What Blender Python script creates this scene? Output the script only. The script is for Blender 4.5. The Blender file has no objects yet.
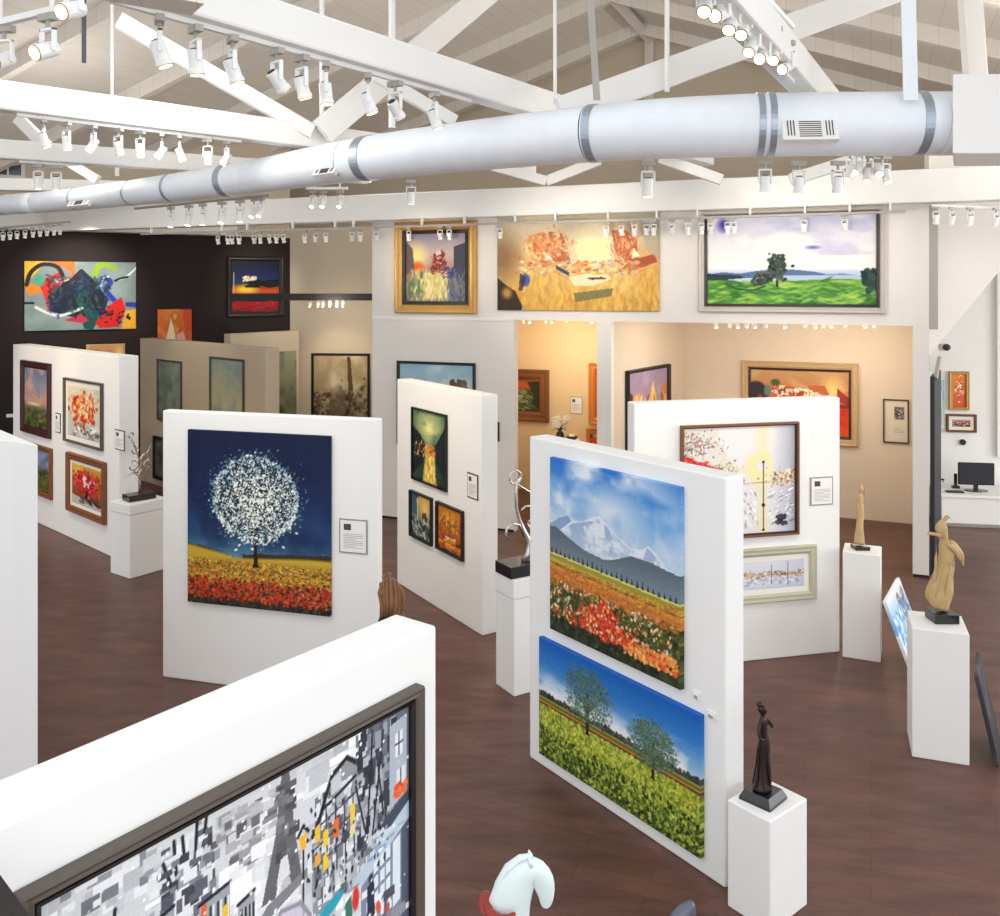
import bpy, bmesh, math, random
import numpy as np
from mathutils import Vector, Matrix
S = bpy.context.scene
COL = S.collection
# ------------------------------------------------------------------ camera, world, light
CAM_H, FPX, CX, HY = 3.5, 900.0, 500.0, 288.0
cd = bpy.data.cameras.new('camera'); cam = bpy.data.objects.new('camera', cd); COL.objects.link(cam)
cam.location = (0, 0, CAM_H); cam.rotation_euler = (math.pi/2, 0, 0)
cd.sensor_width = 36; cd.lens = 36*FPX/1000; cd.shift_y = (HY-458)/1000; cd.clip_end = 200; cd.clip_start = .05
S.camera = cam
S.view_settings.view_transform = 'Standard'; S.view_settings.look = 'None'
S.view_settings.exposure = 0.38; S.view_settings.gamma = 1.0; S.view_settings.use_curve_mapping = False
w = bpy.data.worlds.new('daylight'); S.world = w; w.use_nodes = True
w.node_tree.nodes['Background'].inputs[0].default_value = (.93, .96, 1, 1)
w.node_tree.nodes['Background'].inputs[1].default_value = 1.0
def area(loc, target, sx, sy, power, col=(1,1,1)):
    l = bpy.data.lights.new('added_area_light', 'AREA'); l.shape = 'RECTANGLE'; l.size = sx; l.size_y = sy; l.energy = power; l.color = col
    o = bpy.data.objects.new('added_area_light', l); COL.objects.link(o); o.location = loc
    o.rotation_euler = (Vector(target)-Vector(loc)).to_track_quat('-Z', 'Y').to_euler()
    return o
area((12.5, 6.5, 3.4), (0, 8.5, 1.2), 9, 3.6, 640, (.95,.98,1))      # added area light out of frame, stands in for assumed windows at right
area((0, -4.5, 4.2), (0.5, 12, 5.0), 14, 5, 130, (1,.99,.97))         # added fill light behind the camera, aimed up towards the roof
def point(loc, power, col, r=.25):
    l = bpy.data.lights.new('point_light', 'POINT'); l.energy = power; l.color = col; l.shadow_soft_size = r
    o = bpy.data.objects.new('point_light', l); COL.objects.link(o); o.location = loc; return o
for _p, _e in (((-3.2, 8.6, 5.45), 50), ((1.6, 9.6, 5.5), 42), ((-6.0, 12.6, 5.5), 48), ((3.0, 13.0, 5.6), 34), ((-1.5, 13.6, 5.7), 30), ((5.5, 9.0, 5.5), 46)):      # added fill without fixtures, brightens the roof in place of the lamps' spill
    point(_p, _e, (1, .97, .93), .5)
def spot(loc, target, power, col=(1,.86,.66), deg=70, r=.08):
    l = bpy.data.lights.new('spot_light', 'SPOT'); l.energy = power; l.color = col; l.spot_size = math.radians(deg); l.spot_blend = .8; l.shadow_soft_size = r
    o = bpy.data.objects.new('spot_light', l); COL.objects.link(o); o.location = loc
    o.rotation_euler = (Vector(target)-Vector(loc)).to_track_quat('-Z', 'Y').to_euler(); return o
WARM = (1, .80, .52)
SOFTW = (1, .90, .74)
# ------------------------------------------------------------------ helpers
def lin(c):
    c = np.asarray(c, dtype=float)
    return np.where(c <= .04045, c/12.92, ((c+.055)/1.055)**2.4)
def rgb(r, g, b): return tuple(lin(np.array([r, g, b])/255.0)) + (1,)
def mat(name, col, rough=.6, metal=0, bump=0, bscale=30, var=0, vscale=4, emit=None, es=1, alpha=1, trans=0, coat=0):
    m = bpy.data.materials.new(name); m.use_nodes = True; nt = m.node_tree; b = nt.nodes['Principled BSDF']
    c = rgb(*col); b.inputs['Base Color'].default_value = c; b.inputs['Roughness'].default_value = rough; b.inputs['Metallic'].default_value = metal
    tc = nt.nodes.new('ShaderNodeTexCoord')
    if var:
        n = nt.nodes.new('ShaderNodeTexNoise'); n.inputs['Scale'].default_value = vscale; n.inputs['Detail'].default_value = 5
        r = nt.nodes.new('ShaderNodeMixRGB'); r.inputs[1].default_value = tuple(x*(1-var) for x in c[:3])+(1,); r.inputs[2].default_value = tuple(min(1, x*(1+var)) for x in c[:3])+(1,)
        nt.links.new(tc.outputs['Object'], n.inputs['Vector']); nt.links.new(n.outputs['Fac'], r.inputs[0]); nt.links.new(r.outputs[0], b.inputs['Base Color'])
    if bump:
        n2 = nt.nodes.new('ShaderNodeTexNoise'); n2.inputs['Scale'].default_value = bscale; n2.inputs['Detail'].default_value = 4
        bp = nt.nodes.new('ShaderNodeBump'); bp.inputs['Strength'].default_value = bump; bp.inputs['Distance'].default_value = .01
        nt.links.new(tc.outputs['Object'], n2.inputs['Vector']); nt.links.new(n2.outputs['Fac'], bp.inputs['Height']); nt.links.new(bp.outputs['Normal'], b.inputs['Normal'])
    if emit: b.inputs['Emission Color'].default_value = rgb(*emit); b.inputs['Emission Strength'].default_value = es
    if trans: b.inputs['Transmission Weight'].default_value = trans
    if coat: b.inputs['Coat Weight'].default_value = coat
    return m
M = dict(
 white=mat('white_paint', (238,237,234), .7, bump=.04, bscale=60, var=.015),
 panel=mat('panel_paint', (240,239,236), .65, bump=.05, bscale=45, var=.02),
 wallw=mat('wall_plaster', (232,227,220), .8, bump=.05, bscale=40, var=.02),
 cream=mat('cream_plaster', (222,206,184), .8, bump=.05, bscale=40, var=.03),
 yellow=mat('yellow_plaster', (228,202,158), .8, bump=.05, bscale=40, var=.03),
 beige=mat('beige_plaster', (206,192,172), .8, bump=.05, bscale=40, var=.03),
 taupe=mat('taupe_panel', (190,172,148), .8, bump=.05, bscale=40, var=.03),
 darkw=mat('dark_plaster', (27,13,13), .75, bump=.06, bscale=30, var=.1),
 ductm=mat('galvanised_metal', (238,243,249), .5, .05, bump=.08, bscale=7, var=.07, vscale=5),
 band=mat('steel_band', (172,182,194), .35, .6),
 beam=mat('white_timber', (238,237,233), .6, bump=.1, bscale=16, var=.03),
 lampw=mat('white_enamel', (240,240,238), .35),
 lampd=mat('dark_socket', (48,44,46), .5),
 lens=mat('lamp_lens', (255,248,230), .4, emit=(255,240,205), es=4),
 lensrim=mat('brass_rim', (170,140,80), .4, .5),
 black=mat('black_lacquer', (22,21,24), .3, coat=.4),
 blackm=mat('black_matt', (28,26,28), .6),
 bronze=mat('dark_bronze', (52,38,36), .38, .45, bump=.4, bscale=14, var=.3, vscale=9),
 goldw=mat('golden_driftwood', (190,160,112), .65, bump=.6, bscale=12, var=.22, vscale=9),
 brownw=mat('brown_driftwood', (140,100,66), .7, bump=.6, bscale=12, var=.35, vscale=14),
 chrome=mat('polished_steel', (206,200,194), .22, .9),
 porcelain=mat('white_glaze', (226,240,238), .4, bump=.5, bscale=10, var=.06, vscale=10),
 red=mat('red_leather', (150,44,36), .5),
 grey=mat('grey_metal', (96,98,112), .35, .3),
 pole=mat('grey_pole', (170,166,158), .5, .2),
 gold=mat('gold_leaf', (196,152,84), .42, .35, bump=.25, bscale=35, var=.12, vscale=12),
 brownf=mat('carved_walnut', (124,74,38), .5, bump=.25, bscale=35, var=.2, vscale=12),
 blackf=mat('black_frame', (24,18,18), .45, bump=.1, bscale=40, var=.1),
 redf=mat('mahogany_frame', (64,26,26), .45, var=.15),
 silverf=mat('silver_frame', (196,188,180), .5, .15, bump=.2, bscale=30, var=.08, vscale=15),
 greenf=mat('sage_frame', (186,184,160), .55, var=.05, vscale=12),
 tan=mat('tan_linen_frame', (196,164,116), .6, bump=.3, bscale=60, var=.1, vscale=20),
 greybrown=mat('grey_brown_frame', (88,78,70), .5, bump=.15, bscale=25, var=.1, vscale=10),
 mat_=mat('mount_board', (236,232,222), .8),
 linen=mat('raw_linen', (206,196,176), .8),
 paper=mat('printed_paper', (238,236,232), .8),
 ink=mat('grey_ink', (150,146,144), .8), inkd=mat('dark_ink', (74,68,68), .8),
 screen=mat('dark_screen', (44,46,52), .3),
 petal=mat('white_petals', (250,244,228), .6), leafg=mat('dark_leaf', (44,58,34), .5), orangem=mat('orange_wood', (206,120,40), .5, var=.12, vscale=14),
 clouded=mat('frosted_film', (216,216,214), .5),
 glass=mat('window_glass', (70,82,94), .15),
)
def floor_mat():
    m = bpy.data.materials.new('brown_floorboards'); m.use_nodes = True; nt = m.node_tree; b = nt.nodes['Principled BSDF']
    tc = nt.nodes.new('ShaderNodeTexCoord'); mp = nt.nodes.new('ShaderNodeMapping'); mp.inputs['Rotation'].default_value = (0, 0, math.radians(22.4))
    br = nt.nodes.new('ShaderNodeTexBrick'); br.offset = .37; br.inputs['Scale'].default_value = 1; br.inputs['Brick Width'].default_value = 1.2; br.inputs['Row Height'].default_value = .15
    br.inputs['Mortar Size'].default_value = .0025; br.inputs['Color1'].default_value = rgb(106,72,60); br.inputs['Color2'].default_value = rgb(96,64,54); br.inputs['Mortar'].default_value = rgb(80,52,44)
    mp2 = nt.nodes.new('ShaderNodeMapping'); mp2.inputs['Rotation'].default_value = (0, 0, math.radians(22.4)); mp2.inputs['Scale'].default_value = (1.0, 3.6, 1)
    n = nt.nodes.new('ShaderNodeTexNoise'); n.inputs['Scale'].default_value = 1.6; n.inputs['Detail'].default_value = 7; n.inputs['Roughness'].default_value = .65
    rp = nt.nodes.new('ShaderNodeValToRGB'); rp.color_ramp.elements[0].position = .35; rp.color_ramp.elements[0].color = (.55,.55,.57,1); rp.color_ramp.elements[1].position = .7; rp.color_ramp.elements[1].color = (1.32,1.28,1.26,1)
    mx = nt.nodes.new('ShaderNodeMixRGB'); mx.blend_type = 'MULTIPLY'; mx.inputs[0].default_value = .75
    L = nt.links.new
    L(tc.outputs['Object'], mp.inputs[0]); L(mp.outputs[0], br.inputs['Vector']); L(tc.outputs['Object'], mp2.inputs[0]); L(mp2.outputs[0], n.inputs['Vector'])
    L(n.outputs['Fac'], rp.inputs[0]); L(br.outputs['Color'], mx.inputs[1]); L(rp.outputs[0], mx.inputs[2]); L(mx.outputs[0], b.inputs['Base Color'])
    b.inputs['Roughness'].default_value = .42; b.inputs['Specular IOR Level'].default_value = .42
    return m
def board_mat(name, c, rot):
    m = bpy.data.materials.new(name); m.use_nodes = True; nt = m.node_tree; b = nt.nodes['Principled BSDF']
    tc = nt.nodes.new('ShaderNodeTexCoord'); mp = nt.nodes.new('ShaderNodeMapping'); mp.inputs['Rotation'].default_value = (0, 0, rot)
    br = nt.nodes.new('ShaderNodeTexBrick'); br.inputs['Scale'].default_value = 1; br.inputs['Brick Width'].default_value = 3.1; br.inputs['Row Height'].default_value = .28; br.inputs['Mortar Size'].default_value = .006
    br.inputs['Color1'].default_value = rgb(*c); br.inputs['Color2'].default_value = rgb(*[x-4 for x in c]); br.inputs['Mortar'].default_value = rgb(*[x*.92 for x in c])
    nt.links.new(tc.outputs['Object'], mp.inputs[0]); nt.links.new(mp.outputs[0], br.inputs['Vector']); nt.links.new(br.outputs['Color'], b.inputs['Base Color']); b.inputs['Roughness'].default_value = .75
    return m
M['floor'] = floor_mat()
ROT = math.atan2(-.381, .924)
M['boards'] = board_mat('roof_boards', (226,220,210), -ROT+math.pi/2)

class MB:
    def __init__(s): s.v = []; s.f = []
    def box(s, x0, x1, y0, y1, z0, z1, R=None):
        n = len(s.v)
        for p in ((x0,y0,z0),(x1,y0,z0),(x1,y1,z0),(x0,y1,z0),(x0,y0,z1),(x1,y0,z1),(x1,y1,z1),(x0,y1,z1)):
            q = Vector(p); s.v.append(tuple(R @ q) if R else p)
        for f in ((0,3,2,1),(4,5,6,7),(0,1,5,4),(1,2,6,5),(2,3,7,6),(3,0,4,7)): s.f.append(tuple(n+i for i in f))
        return s
    def prism(s, poly, z0, z1):
        n = len(s.v); k = len(poly)
        a = sum(poly[i][0]*poly[(i+1)%k][1]-poly[(i+1)%k][0]*poly[i][1] for i in range(k))
        if a < 0: poly = poly[::-1]
        s.v += [(p[0], p[1], z0) for p in poly]+[(p[0], p[1], z1) for p in poly]
        s.f.append(tuple(n+k-1-i for i in range(k))); s.f.append(tuple(n+k+i for i in range(k)))
        for i in range(k): j = (i+1)%k; s.f.append((n+i, n+j, n+k+j, n+k+i))
        return s
    def tube(s, pts, rad, seg=10, cap=True, flat=None):
        """tube through pts; rad is a number or list; flat = (a, b) makes an elliptic section"""
        pts = [Vector(p) for p in pts]; m = len(pts)
        if not hasattr(rad, '__len__'): rad = [rad]*m
        n = len(s.v); up = None
        for i, p in enumerate(pts):
            t = (pts[min(i+1, m-1)]-pts[max(i-1, 0)]).normalized()
            if up is None: up = Vector((0,0,1)) if abs(t.z) < .9 else Vector((0,1,0))
            a = t.cross(up).normalized(); b = a.cross(t).normalized(); up = b
            fa, fb = flat if flat else (1, 1)
            for k in range(seg):
                th = 2*math.pi*k/seg; s.v.append(tuple(p+a*math.cos(th)*rad[i]*fa+b*math.sin(th)*rad[i]*fb))
        for i in range(m-1):
            for k in range(seg):
                k2 = (k+1)%seg; s.f.append((n+i*seg+k, n+i*seg+k2, n+(i+1)*seg+k2, n+(i+1)*seg+k))
        if cap: s.f.append(tuple(n+seg-1-k for k in range(seg))); s.f.append(tuple(n+(m-1)*seg+k for k in range(seg)))
        return s
    def loft(s, rings, seg=16):
        """rings of (cx, cy, cz, rx, ry[, rot])"""
        n = len(s.v)
        for r in rings:
            rot = r[5] if len(r) > 5 else 0
            for k in range(seg):
                th = 2*math.pi*k/seg; x, y = math.cos(th)*r[3], math.sin(th)*r[4]
                s.v.append((r[0]+x*math.cos(rot)-y*math.sin(rot), r[1]+x*math.sin(rot)+y*math.cos(rot), r[2]))
        m = len(rings)
        for i in range(m-1):
            for k in range(seg):
                k2 = (k+1)%seg; s.f.append((n+i*seg+k, n+i*seg+k2, n+(i+1)*seg+k2, n+(i+1)*seg+k))
        s.f.append(tuple(n+seg-1-k for k in range(seg))); s.f.append(tuple(n+(m-1)*seg+k for k in range(seg)))
        return s
    def ball(s, c, rx, ry=None, rz=None, seg=12, R=None):
        ry = ry or rx; rz = rz or rx; n = len(s.v); m = 8
        for i in range(1, m):
            ph = math.pi*i/m
            for k in range(seg):
                th = 2*math.pi*k/seg; q = Vector((rx*math.sin(ph)*math.cos(th), ry*math.sin(ph)*math.sin(th), rz*math.cos(ph)))
                if R: q = R @ q
                s.v.append(tuple(Vector(c)+q))
        t = len(s.v); q = Vector((0,0,rz)); q2 = Vector((0,0,-rz))
        if R: q = R @ q; q2 = R @ q2
        s.v += [tuple(Vector(c)+q), tuple(Vector(c)+q2)]
        for i in range(m-2):
            for k in range(seg):
                k2 = (k+1)%seg; s.f.append((n+i*seg+k, n+(i+1)*seg+k, n+(i+1)*seg+k2, n+i*seg+k2))
        for k in range(seg):
            k2 = (k+1)%seg; s.f.append((t, n+k, n+k2)); s.f.append((t+1, n+(m-2)*seg+k2, n+(m-2)*seg+k))
        return s
    def build(s, name, m, parent=None, loc=(0,0,0), rz=0, smooth=False, bevel=0, sub=0):
        me = bpy.data.meshes.new(name); me.from_pydata(s.v, [], s.f); me.update()
        o = bpy.data.objects.new(name, me); COL.objects.link(o); me.materials.append(M[m] if isinstance(m, str) else m)
        if smooth:
            for p in me.polygons: p.use_smooth = True
        if bevel:
            b = o.modifiers.new('bevel', 'BEVEL'); b.width = bevel; b.segments = 2; b.limit_method = 'ANGLE'
        if sub:
            b = o.modifiers.new('sub', 'SUBSURF'); b.levels = sub; b.render_levels = sub
        o.location = loc; o.rotation_euler = (0, 0, rz)
        if parent: o.parent = parent
        return o
def tag(o, label, cat, group=None):
    o['label'] = label; o['category'] = cat
    if group: o['group'] = group
    return o
def struct(o): o['kind'] = 'structure'; return o
def thing(name, label, cat, loc=(0,0,0), rz=0, group=None):
    o = bpy.data.objects.new(name, None); COL.objects.link(o); o.location = loc; o.rotation_euler = (0,0,rz); o.empty_display_size = .1
    return tag(o, label, cat, group)
def fl(px, py):                                        # pixel on the floor -> plan point
    k = CAM_H/(py-HY); return Vector(((px-CX)*k, FPX*k))
def lv(px, py, Z):                                     # pixel on the level Z
    Y = (CAM_H-Z)*FPX/(py-HY); return Vector(((px-CX)/FPX*Y, Y))
def at(px, py, Y): return Vector(((px-CX)/FPX*Y, Y, CAM_H-(py-HY)/FPX*Y))
class Face:
    """vertical face from plan point P (left as seen) to Q (right)"""
    def __init__(s, P, Q):
        s.P = Vector(P[:2]); s.Q = Vector(Q[:2]); s.d = (s.Q-s.P).normalized(); s.L = (s.Q-s.P).length
        s.n = Vector((s.d.y, -s.d.x)); s.rz = math.atan2(s.d.y, s.d.x)
    def hit(s, px, py, off=0):
        r = Vector(((px-CX)/FPX, 1)); t = (s.P.dot(s.n)+off)/r.dot(s.n); q = r*t
        return (q-s.P).dot(s.d), CAM_H-(py-HY)/FPX*t
    def rect(s, tl, tr, br, bl, off=0):
        # the outline seen in the photograph is the front edge, or the back edge of a side that shows
        sc = -s.P.dot(s.d); a, b, c, e = s.hit(*tl, off), s.hit(*tr, off), s.hit(*br, off), s.hit(*bl, off)
        A, B, C_, E = s.hit(*tl), s.hit(*tr), s.hit(*br), s.hit(*bl)
        uL = (a[0]+e[0])/2 if sc > (a[0]+e[0])/2 else (A[0]+E[0])/2; uR = (b[0]+c[0])/2 if sc < (b[0]+c[0])/2 else (B[0]+C_[0])/2
        zT = (A[1]+B[1])/2 if (A[1]+B[1])/2 < CAM_H else (a[1]+b[1])/2; zB = (C_[1]+E[1])/2 if (C_[1]+E[1])/2 > CAM_H else (c[1]+e[1])/2
        return uL, uR, zT, zB
    def pt(s, u, off=0): q = s.P+s.d*u+s.n*off; return q
def panel(name, face, H, t, label, cat='display panel', m='panel'):
    o = MB().box(0, face.L, 0, t, 0, H).build(name, m, loc=(face.P.x, face.P.y, 0), rz=face.rz, bevel=.012)
    return tag(o, label, cat)
# ------------------------------------------------------------------ painting toolkit
class Art:
    def __init__(s, w, h, top=(255,255,255), bot=None, seed=1):
        s.w, s.h = w, h; s.rs = np.random.RandomState(seed)
        s.U, s.V = np.meshgrid((np.arange(w)+.5)/w, (np.arange(h)+.5)/h)
        s.a = np.zeros((h, w, 3)); s.asp = w/h
        s.mix(1, top)
        if bot is not None: s.mix(s.V, bot)
    def mix(s, m, c):
        m = np.broadcast_to(np.asarray(m, float), (s.h, s.w))[..., None]; s.a = s.a*(1-m)+np.array(c, float)*m; return s
    def grad(s, stops, v0=0, v1=1, warp=0):
        V = s.V+warp; vs = [x[0] for x in stops]; cs = np.array([x[1] for x in stops], float)
        g = np.stack([np.interp(V, vs, cs[:, i]) for i in range(3)], -1)
        m = ((V >= v0) & (V <= v1))[..., None]; s.a = np.where(m, g, s.a); return s
    def noise(s, fx, fy, oc=3):
        out = np.zeros((s.h, s.w)); amp = 1; tot = 0
        for o in range(oc):
            nx, ny = max(2, int(fx*2**o)+2), max(2, int(fy*2**o)+2); g = s.rs.rand(ny, nx)
            x = s.U*(nx-1.001); y = s.V*(ny-1.001); xi = x.astype(int); yi = y.astype(int); fx_ = x-xi; fy_ = y-yi
            fx_ = fx_*fx_*(3-2*fx_); fy_ = fy_*fy_*(3-2*fy_)
            out += amp*((g[yi, xi]*(1-fx_)+g[yi, xi+1]*fx_)*(1-fy_)+(g[yi+1, xi]*(1-fx_)+g[yi+1, xi+1]*fx_)*fy_); tot += amp; amp *= .55
        return out/tot
    def cloud(s, c, fx=3, fy=4, lo=.45, hi=.7, k=1, mask=1): n = s.noise(fx, fy, 4); return s.mix(np.clip((n-lo)/(hi-lo), 0, 1)*k*mask, c)
    def ell(s, cx, cy, rx, ry, c, soft=.15, k=1, rot=0):
        x = s.U-cx; y = (s.V-cy)/s.asp; X = x*math.cos(rot)+y*math.sin(rot); Y = -x*math.sin(rot)+y*math.cos(rot)
        d = np.sqrt((X/rx)**2+(Y*s.asp/ry)**2); return s.mix(np.clip((1-d)/soft, 0, 1)*k, c)
    def pmask(s, pts):
        m = np.zeros((s.h, s.w), bool); n = len(pts)
        for i in range(n):
            x0, y0 = pts[i]; x1, y1 = pts[(i+1)%n]
            if y0 == y1: continue
            cnd = (s.V > min(y0, y1)) & (s.V <= max(y0, y1)) & (s.U < x0+(s.V-y0)/(y1-y0)*(x1-x0)); m ^= cnd
        return m
    def poly(s, pts, c, k=1): return s.mix(s.pmask(pts)*float(k), c)
    def line(s, pts, wd, c, k=1, soft=.4):
        for (x0, y0), (x1, y1) in zip(pts[:-1], pts[1:]):
            dx, dy = x1-x0, (y1-y0)/s.asp; L = dx*dx+dy*dy+1e-9
            X = s.U-x0; Y = (s.V-y0)/s.asp; t = np.clip((X*dx+Y*dy)/L, 0, 1); d = np.hypot(X-t*dx, Y-t*dy)
            s.mix(np.clip((wd-d)/(wd*soft), 0, 1)*k, c)
        return s
    def curve(s, pts, wd, c, k=1):
        P = [Vector((p[0], p[1])) for p in pts]; out = []
        for i in range(len(P)-1):
            a = P[max(i-1, 0)]; b = P[i]; d = P[i+1]; e = P[min(i+2, len(P)-1)]
            for j in range(6):
                t = j/6; q = .5*((2*b)+(d-a)*t+(2*a-5*b+4*d-e)*t*t+(3*b-a-3*d+e)*t**3); out.append((q.x, q.y))
        out.append(tuple(P[-1])); return s.line(out, wd, c, k)
    def dabs(s, n, pos, cols, size, el=.5, rot=None, k=1, jit=12):
        """short strokes: pos(rs) -> (u, v) or None, size in fraction of width"""
        rs = s.rs; cols = [np.array(c, float) for c in cols]
        for _ in range(n):
            p = pos(rs)
            if p is None: continue
            r = size*(.5+rs.rand())*s.w; th = (rs.rand()*math.pi) if rot is None else rot+rs.randn()*.25
            x, y = p[0]*s.w, p[1]*s.h; R = int(r+1.5); x0, x1 = max(0, int(x)-R), min(s.w, int(x)+R+1); y0, y1 = max(0, int(y)-R), min(s.h, int(y)+R+1)
            if x1 <= x0 or y1 <= y0: continue
            gx, gy = np.meshgrid(np.arange(x0, x1)+.5-x, np.arange(y0, y1)+.5-y)
            X = gx*math.cos(th)+gy*math.sin(th); Y = -gx*math.sin(th)+gy*math.cos(th)
            d = np.sqrt((X/r)**2+(Y/(r*el+.35))**2); m = (np.clip((1.1-d)/.3, 0, 1)*k)[..., None]
            c = cols[rs.randint(len(cols))]+rs.randn()*jit; s.a[y0:y1, x0:x1] = s.a[y0:y1, x0:x1]*(1-m)+c*m
        return s
    def blocks(s, n, box, cols, sw, sh, k=1):
        rs = s.rs
        for _ in range(n):
            x = box[0]+rs.rand()*(box[2]-box[0]); y = box[1]+rs.rand()*(box[3]-box[1]); a = sw*(.4+rs.rand()); b = sh*(.4+rs.rand()); c = np.array(cols[rs.randint(len(cols))], float)+rs.randn()*8
            x0, x1, y0, y1 = int(x*s.w), int((x+a)*s.w)+1, int(y*s.h), int((y+b)*s.h)+1
            if x0 < 0 or y0 < 0: continue
            s.a[y0:y1, x0:x1] = s.a[y0:y1, x0:x1]*(1-k)+c*k
        return s
    def grain(s, k=6): s.a = s.a+s.rs.randn(s.h, s.w, 1)*k; return s
def inbox(u0, v0, u1, v1): return lambda rs: (u0+rs.rand()*(u1-u0), v0+rs.rand()*(v1-v0))
def attr_mat():
    m = bpy.data.materials.new('oil_paint'); m.use_nodes = True; nt = m.node_tree; b = nt.nodes['Principled BSDF']
    a = nt.nodes.new('ShaderNodeAttribute'); a.attribute_name = 'Col'; nt.links.new(a.outputs['Color'], b.inputs['Base Color']); b.inputs['Roughness'].default_value = .55
    b.inputs['Specular IOR Level'].default_value = .25
    n = nt.nodes.new('ShaderNodeTexNoise'); n.inputs['Scale'].default_value = 90; bp = nt.nodes.new('ShaderNodeBump'); bp.inputs['Strength'].default_value = .15; bp.inputs['Distance'].default_value = .004
    tc = nt.nodes.new('ShaderNodeTexCoord'); nt.links.new(tc.outputs['Object'], n.inputs['Vector']); nt.links.new(n.outputs['Fac'], bp.inputs['Height']); nt.links.new(bp.outputs['Normal'], b.inputs['Normal'])
    return m
M['oil'] = attr_mat()
def canvas(name, art, x0, x1, z0, z1, yb, yf, parent=None, loc=(0,0,0), rz=0):
    """stretched canvas: painted front at y = yf (towards the viewer, negative), edges wrapped round to y = yb"""
    h, wd = art.h, art.w; A = lin(np.clip(art.a, 0, 255)/255.0)
    xs = np.linspace(x0, x1, wd); zs = np.linspace(z1, z0, h); X, Z = np.meshgrid(xs, zs)
    v = np.stack([X.ravel(), np.full(X.size, yf), Z.ravel()], 1); c = A.reshape(-1, 3)
    I = np.arange(h*wd).reshape(h, wd)
    f = np.stack([I[1:, :-1].ravel(), I[1:, 1:].ravel(), I[:-1, 1:].ravel(), I[:-1, :-1].ravel()], 1)
    ring = np.concatenate([I[0, :-1], I[:-1, -1], I[-1, :0:-1], I[:0:-1, 0]]); k = len(ring); base = len(v)
    vb = v[ring].copy(); vb[:, 1] = yb; v = np.concatenate([v, vb]); c = np.concatenate([c, c[ring]])
    j = (np.arange(k)+1) % k
    side = np.stack([ring, ring[j], base+j, base+np.arange(k)], 1)
    me = bpy.data.meshes.new(name)
    fs = np.concatenate([f, side]).astype(np.int32); nf = len(fs)
    me.vertices.add(len(v)); me.vertices.foreach_set('co', v.astype(np.float32).ravel())
    me.loops.add(nf*4+4); me.loops.foreach_set('vertex_index', np.concatenate([fs.ravel(), np.array([base, base+wd-1, base+wd-1+h-1, base+2*(wd-1)+h-1])]).astype(np.int32))
    me.polygons.add(nf+1); me.polygons.foreach_set('loop_start', (np.arange(nf+1)*4).astype(np.int32)); me.polygons.foreach_set('loop_total', np.full(nf+1, 4, np.int32))
    at_ = me.color_attributes.new('Col', 'FLOAT_COLOR', 'POINT'); at_.data.foreach_set('color', np.concatenate([c, np.ones((len(c), 1))], 1).astype(np.float32).ravel())
    me.update(calc_edges=True); me.validate(); me.materials.append(M['oil'])
    o = bpy.data.objects.new(name, me); COL.objects.link(o); o.location = loc; o.rotation_euler = (0, 0, rz)
    if parent: o.parent = parent
    return o
def ring(x0, x1, z0, z1, prof):
    """mitred frame; prof = [(inset, y)] from the outer back to the inner back"""
    b = MB(); m = len(prof)
    for (cx, cz, sx, sz) in ((x0, z0, 1, 1), (x1, z0, -1, 1), (x1, z1, -1, -1), (x0, z1, 1, -1)):
        for ins, y in prof: b.v.append((cx+sx*ins, y, cz+sz*ins))
    for i in range(4):
        j = (i+1) % 4
        for k in range(m-1): b.f.append((i*m+k, j*m+k, j*m+k+1, i*m+k+1))
        b.f.append((i*m+m-1, j*m+m-1, j*m, i*m))
    return b
def painting(face, quad, art, label, frame=None, fw=.05, fd=.05, mount=0, cat='painting', name='painting', gap=.0, lip=None, group=None, wdd=.02):
    """hang a work on a face; quad = outer corners TL, TR, BR, BL in the photograph"""
    u0, u1, z1, z0 = face.rect(*quad, (fd*.95 if frame else .035)); q = face.pt((u0+u1)/2, .002+gap); hw = (u1-u0)/2; hh = (z1-z0)
    if callable(art):
        iw, ih = 2*hw-2*(fw+mount if frame else 0), hh-2*(fw+mount if frame else 0)
        px = abs(quad[1][0]-quad[0][0])*1.5; n = int(max(40, min(420, px*(iw/(2*hw))))); art = art(n, int(max(40, min(460, n*ih/iw))))
    if not frame:
        o = canvas(name, art, -hw, hw, 0, hh, 0, -.035, None, (q.x, q.y, z0), face.rz); o.name = 'canvas_painting'
        return tag(o, label, cat, group)
    t = thing(name, label, cat, (q.x, q.y, z0), face.rz, group)
    pr = [(0, 0), (0, -fd*.8), (fw*.12, -fd), (fw*.45, -fd*.82), (fw*.7, -fd*.86), (fw, -fd*.55), (fw, 0)]
    if fw < .03: pr = [(0, 0), (0, -fd), (fw, -fd), (fw, 0)]
    ring(-hw, hw, 0, hh, pr).build('frame', frame, t)
    i = fw
    if lip: ring(-hw+fw, hw-fw, fw, hh-fw, [(0, 0), (0, -fd*.7), (wdd, -fd*.55), (wdd, 0)]).build('inner_frame', lip, t); i += wdd
    if mount: ring(-hw+i, hw-i, i, hh-i, [(0, 0), (0, -fd*.35), (mount, -fd*.3), (mount, 0)]).build('mount', 'mat_', t); i += mount
    canvas('canvas', art, -hw+i, hw-i, i, hh-i, -.001, -fd*.28, t)
    return t
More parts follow.
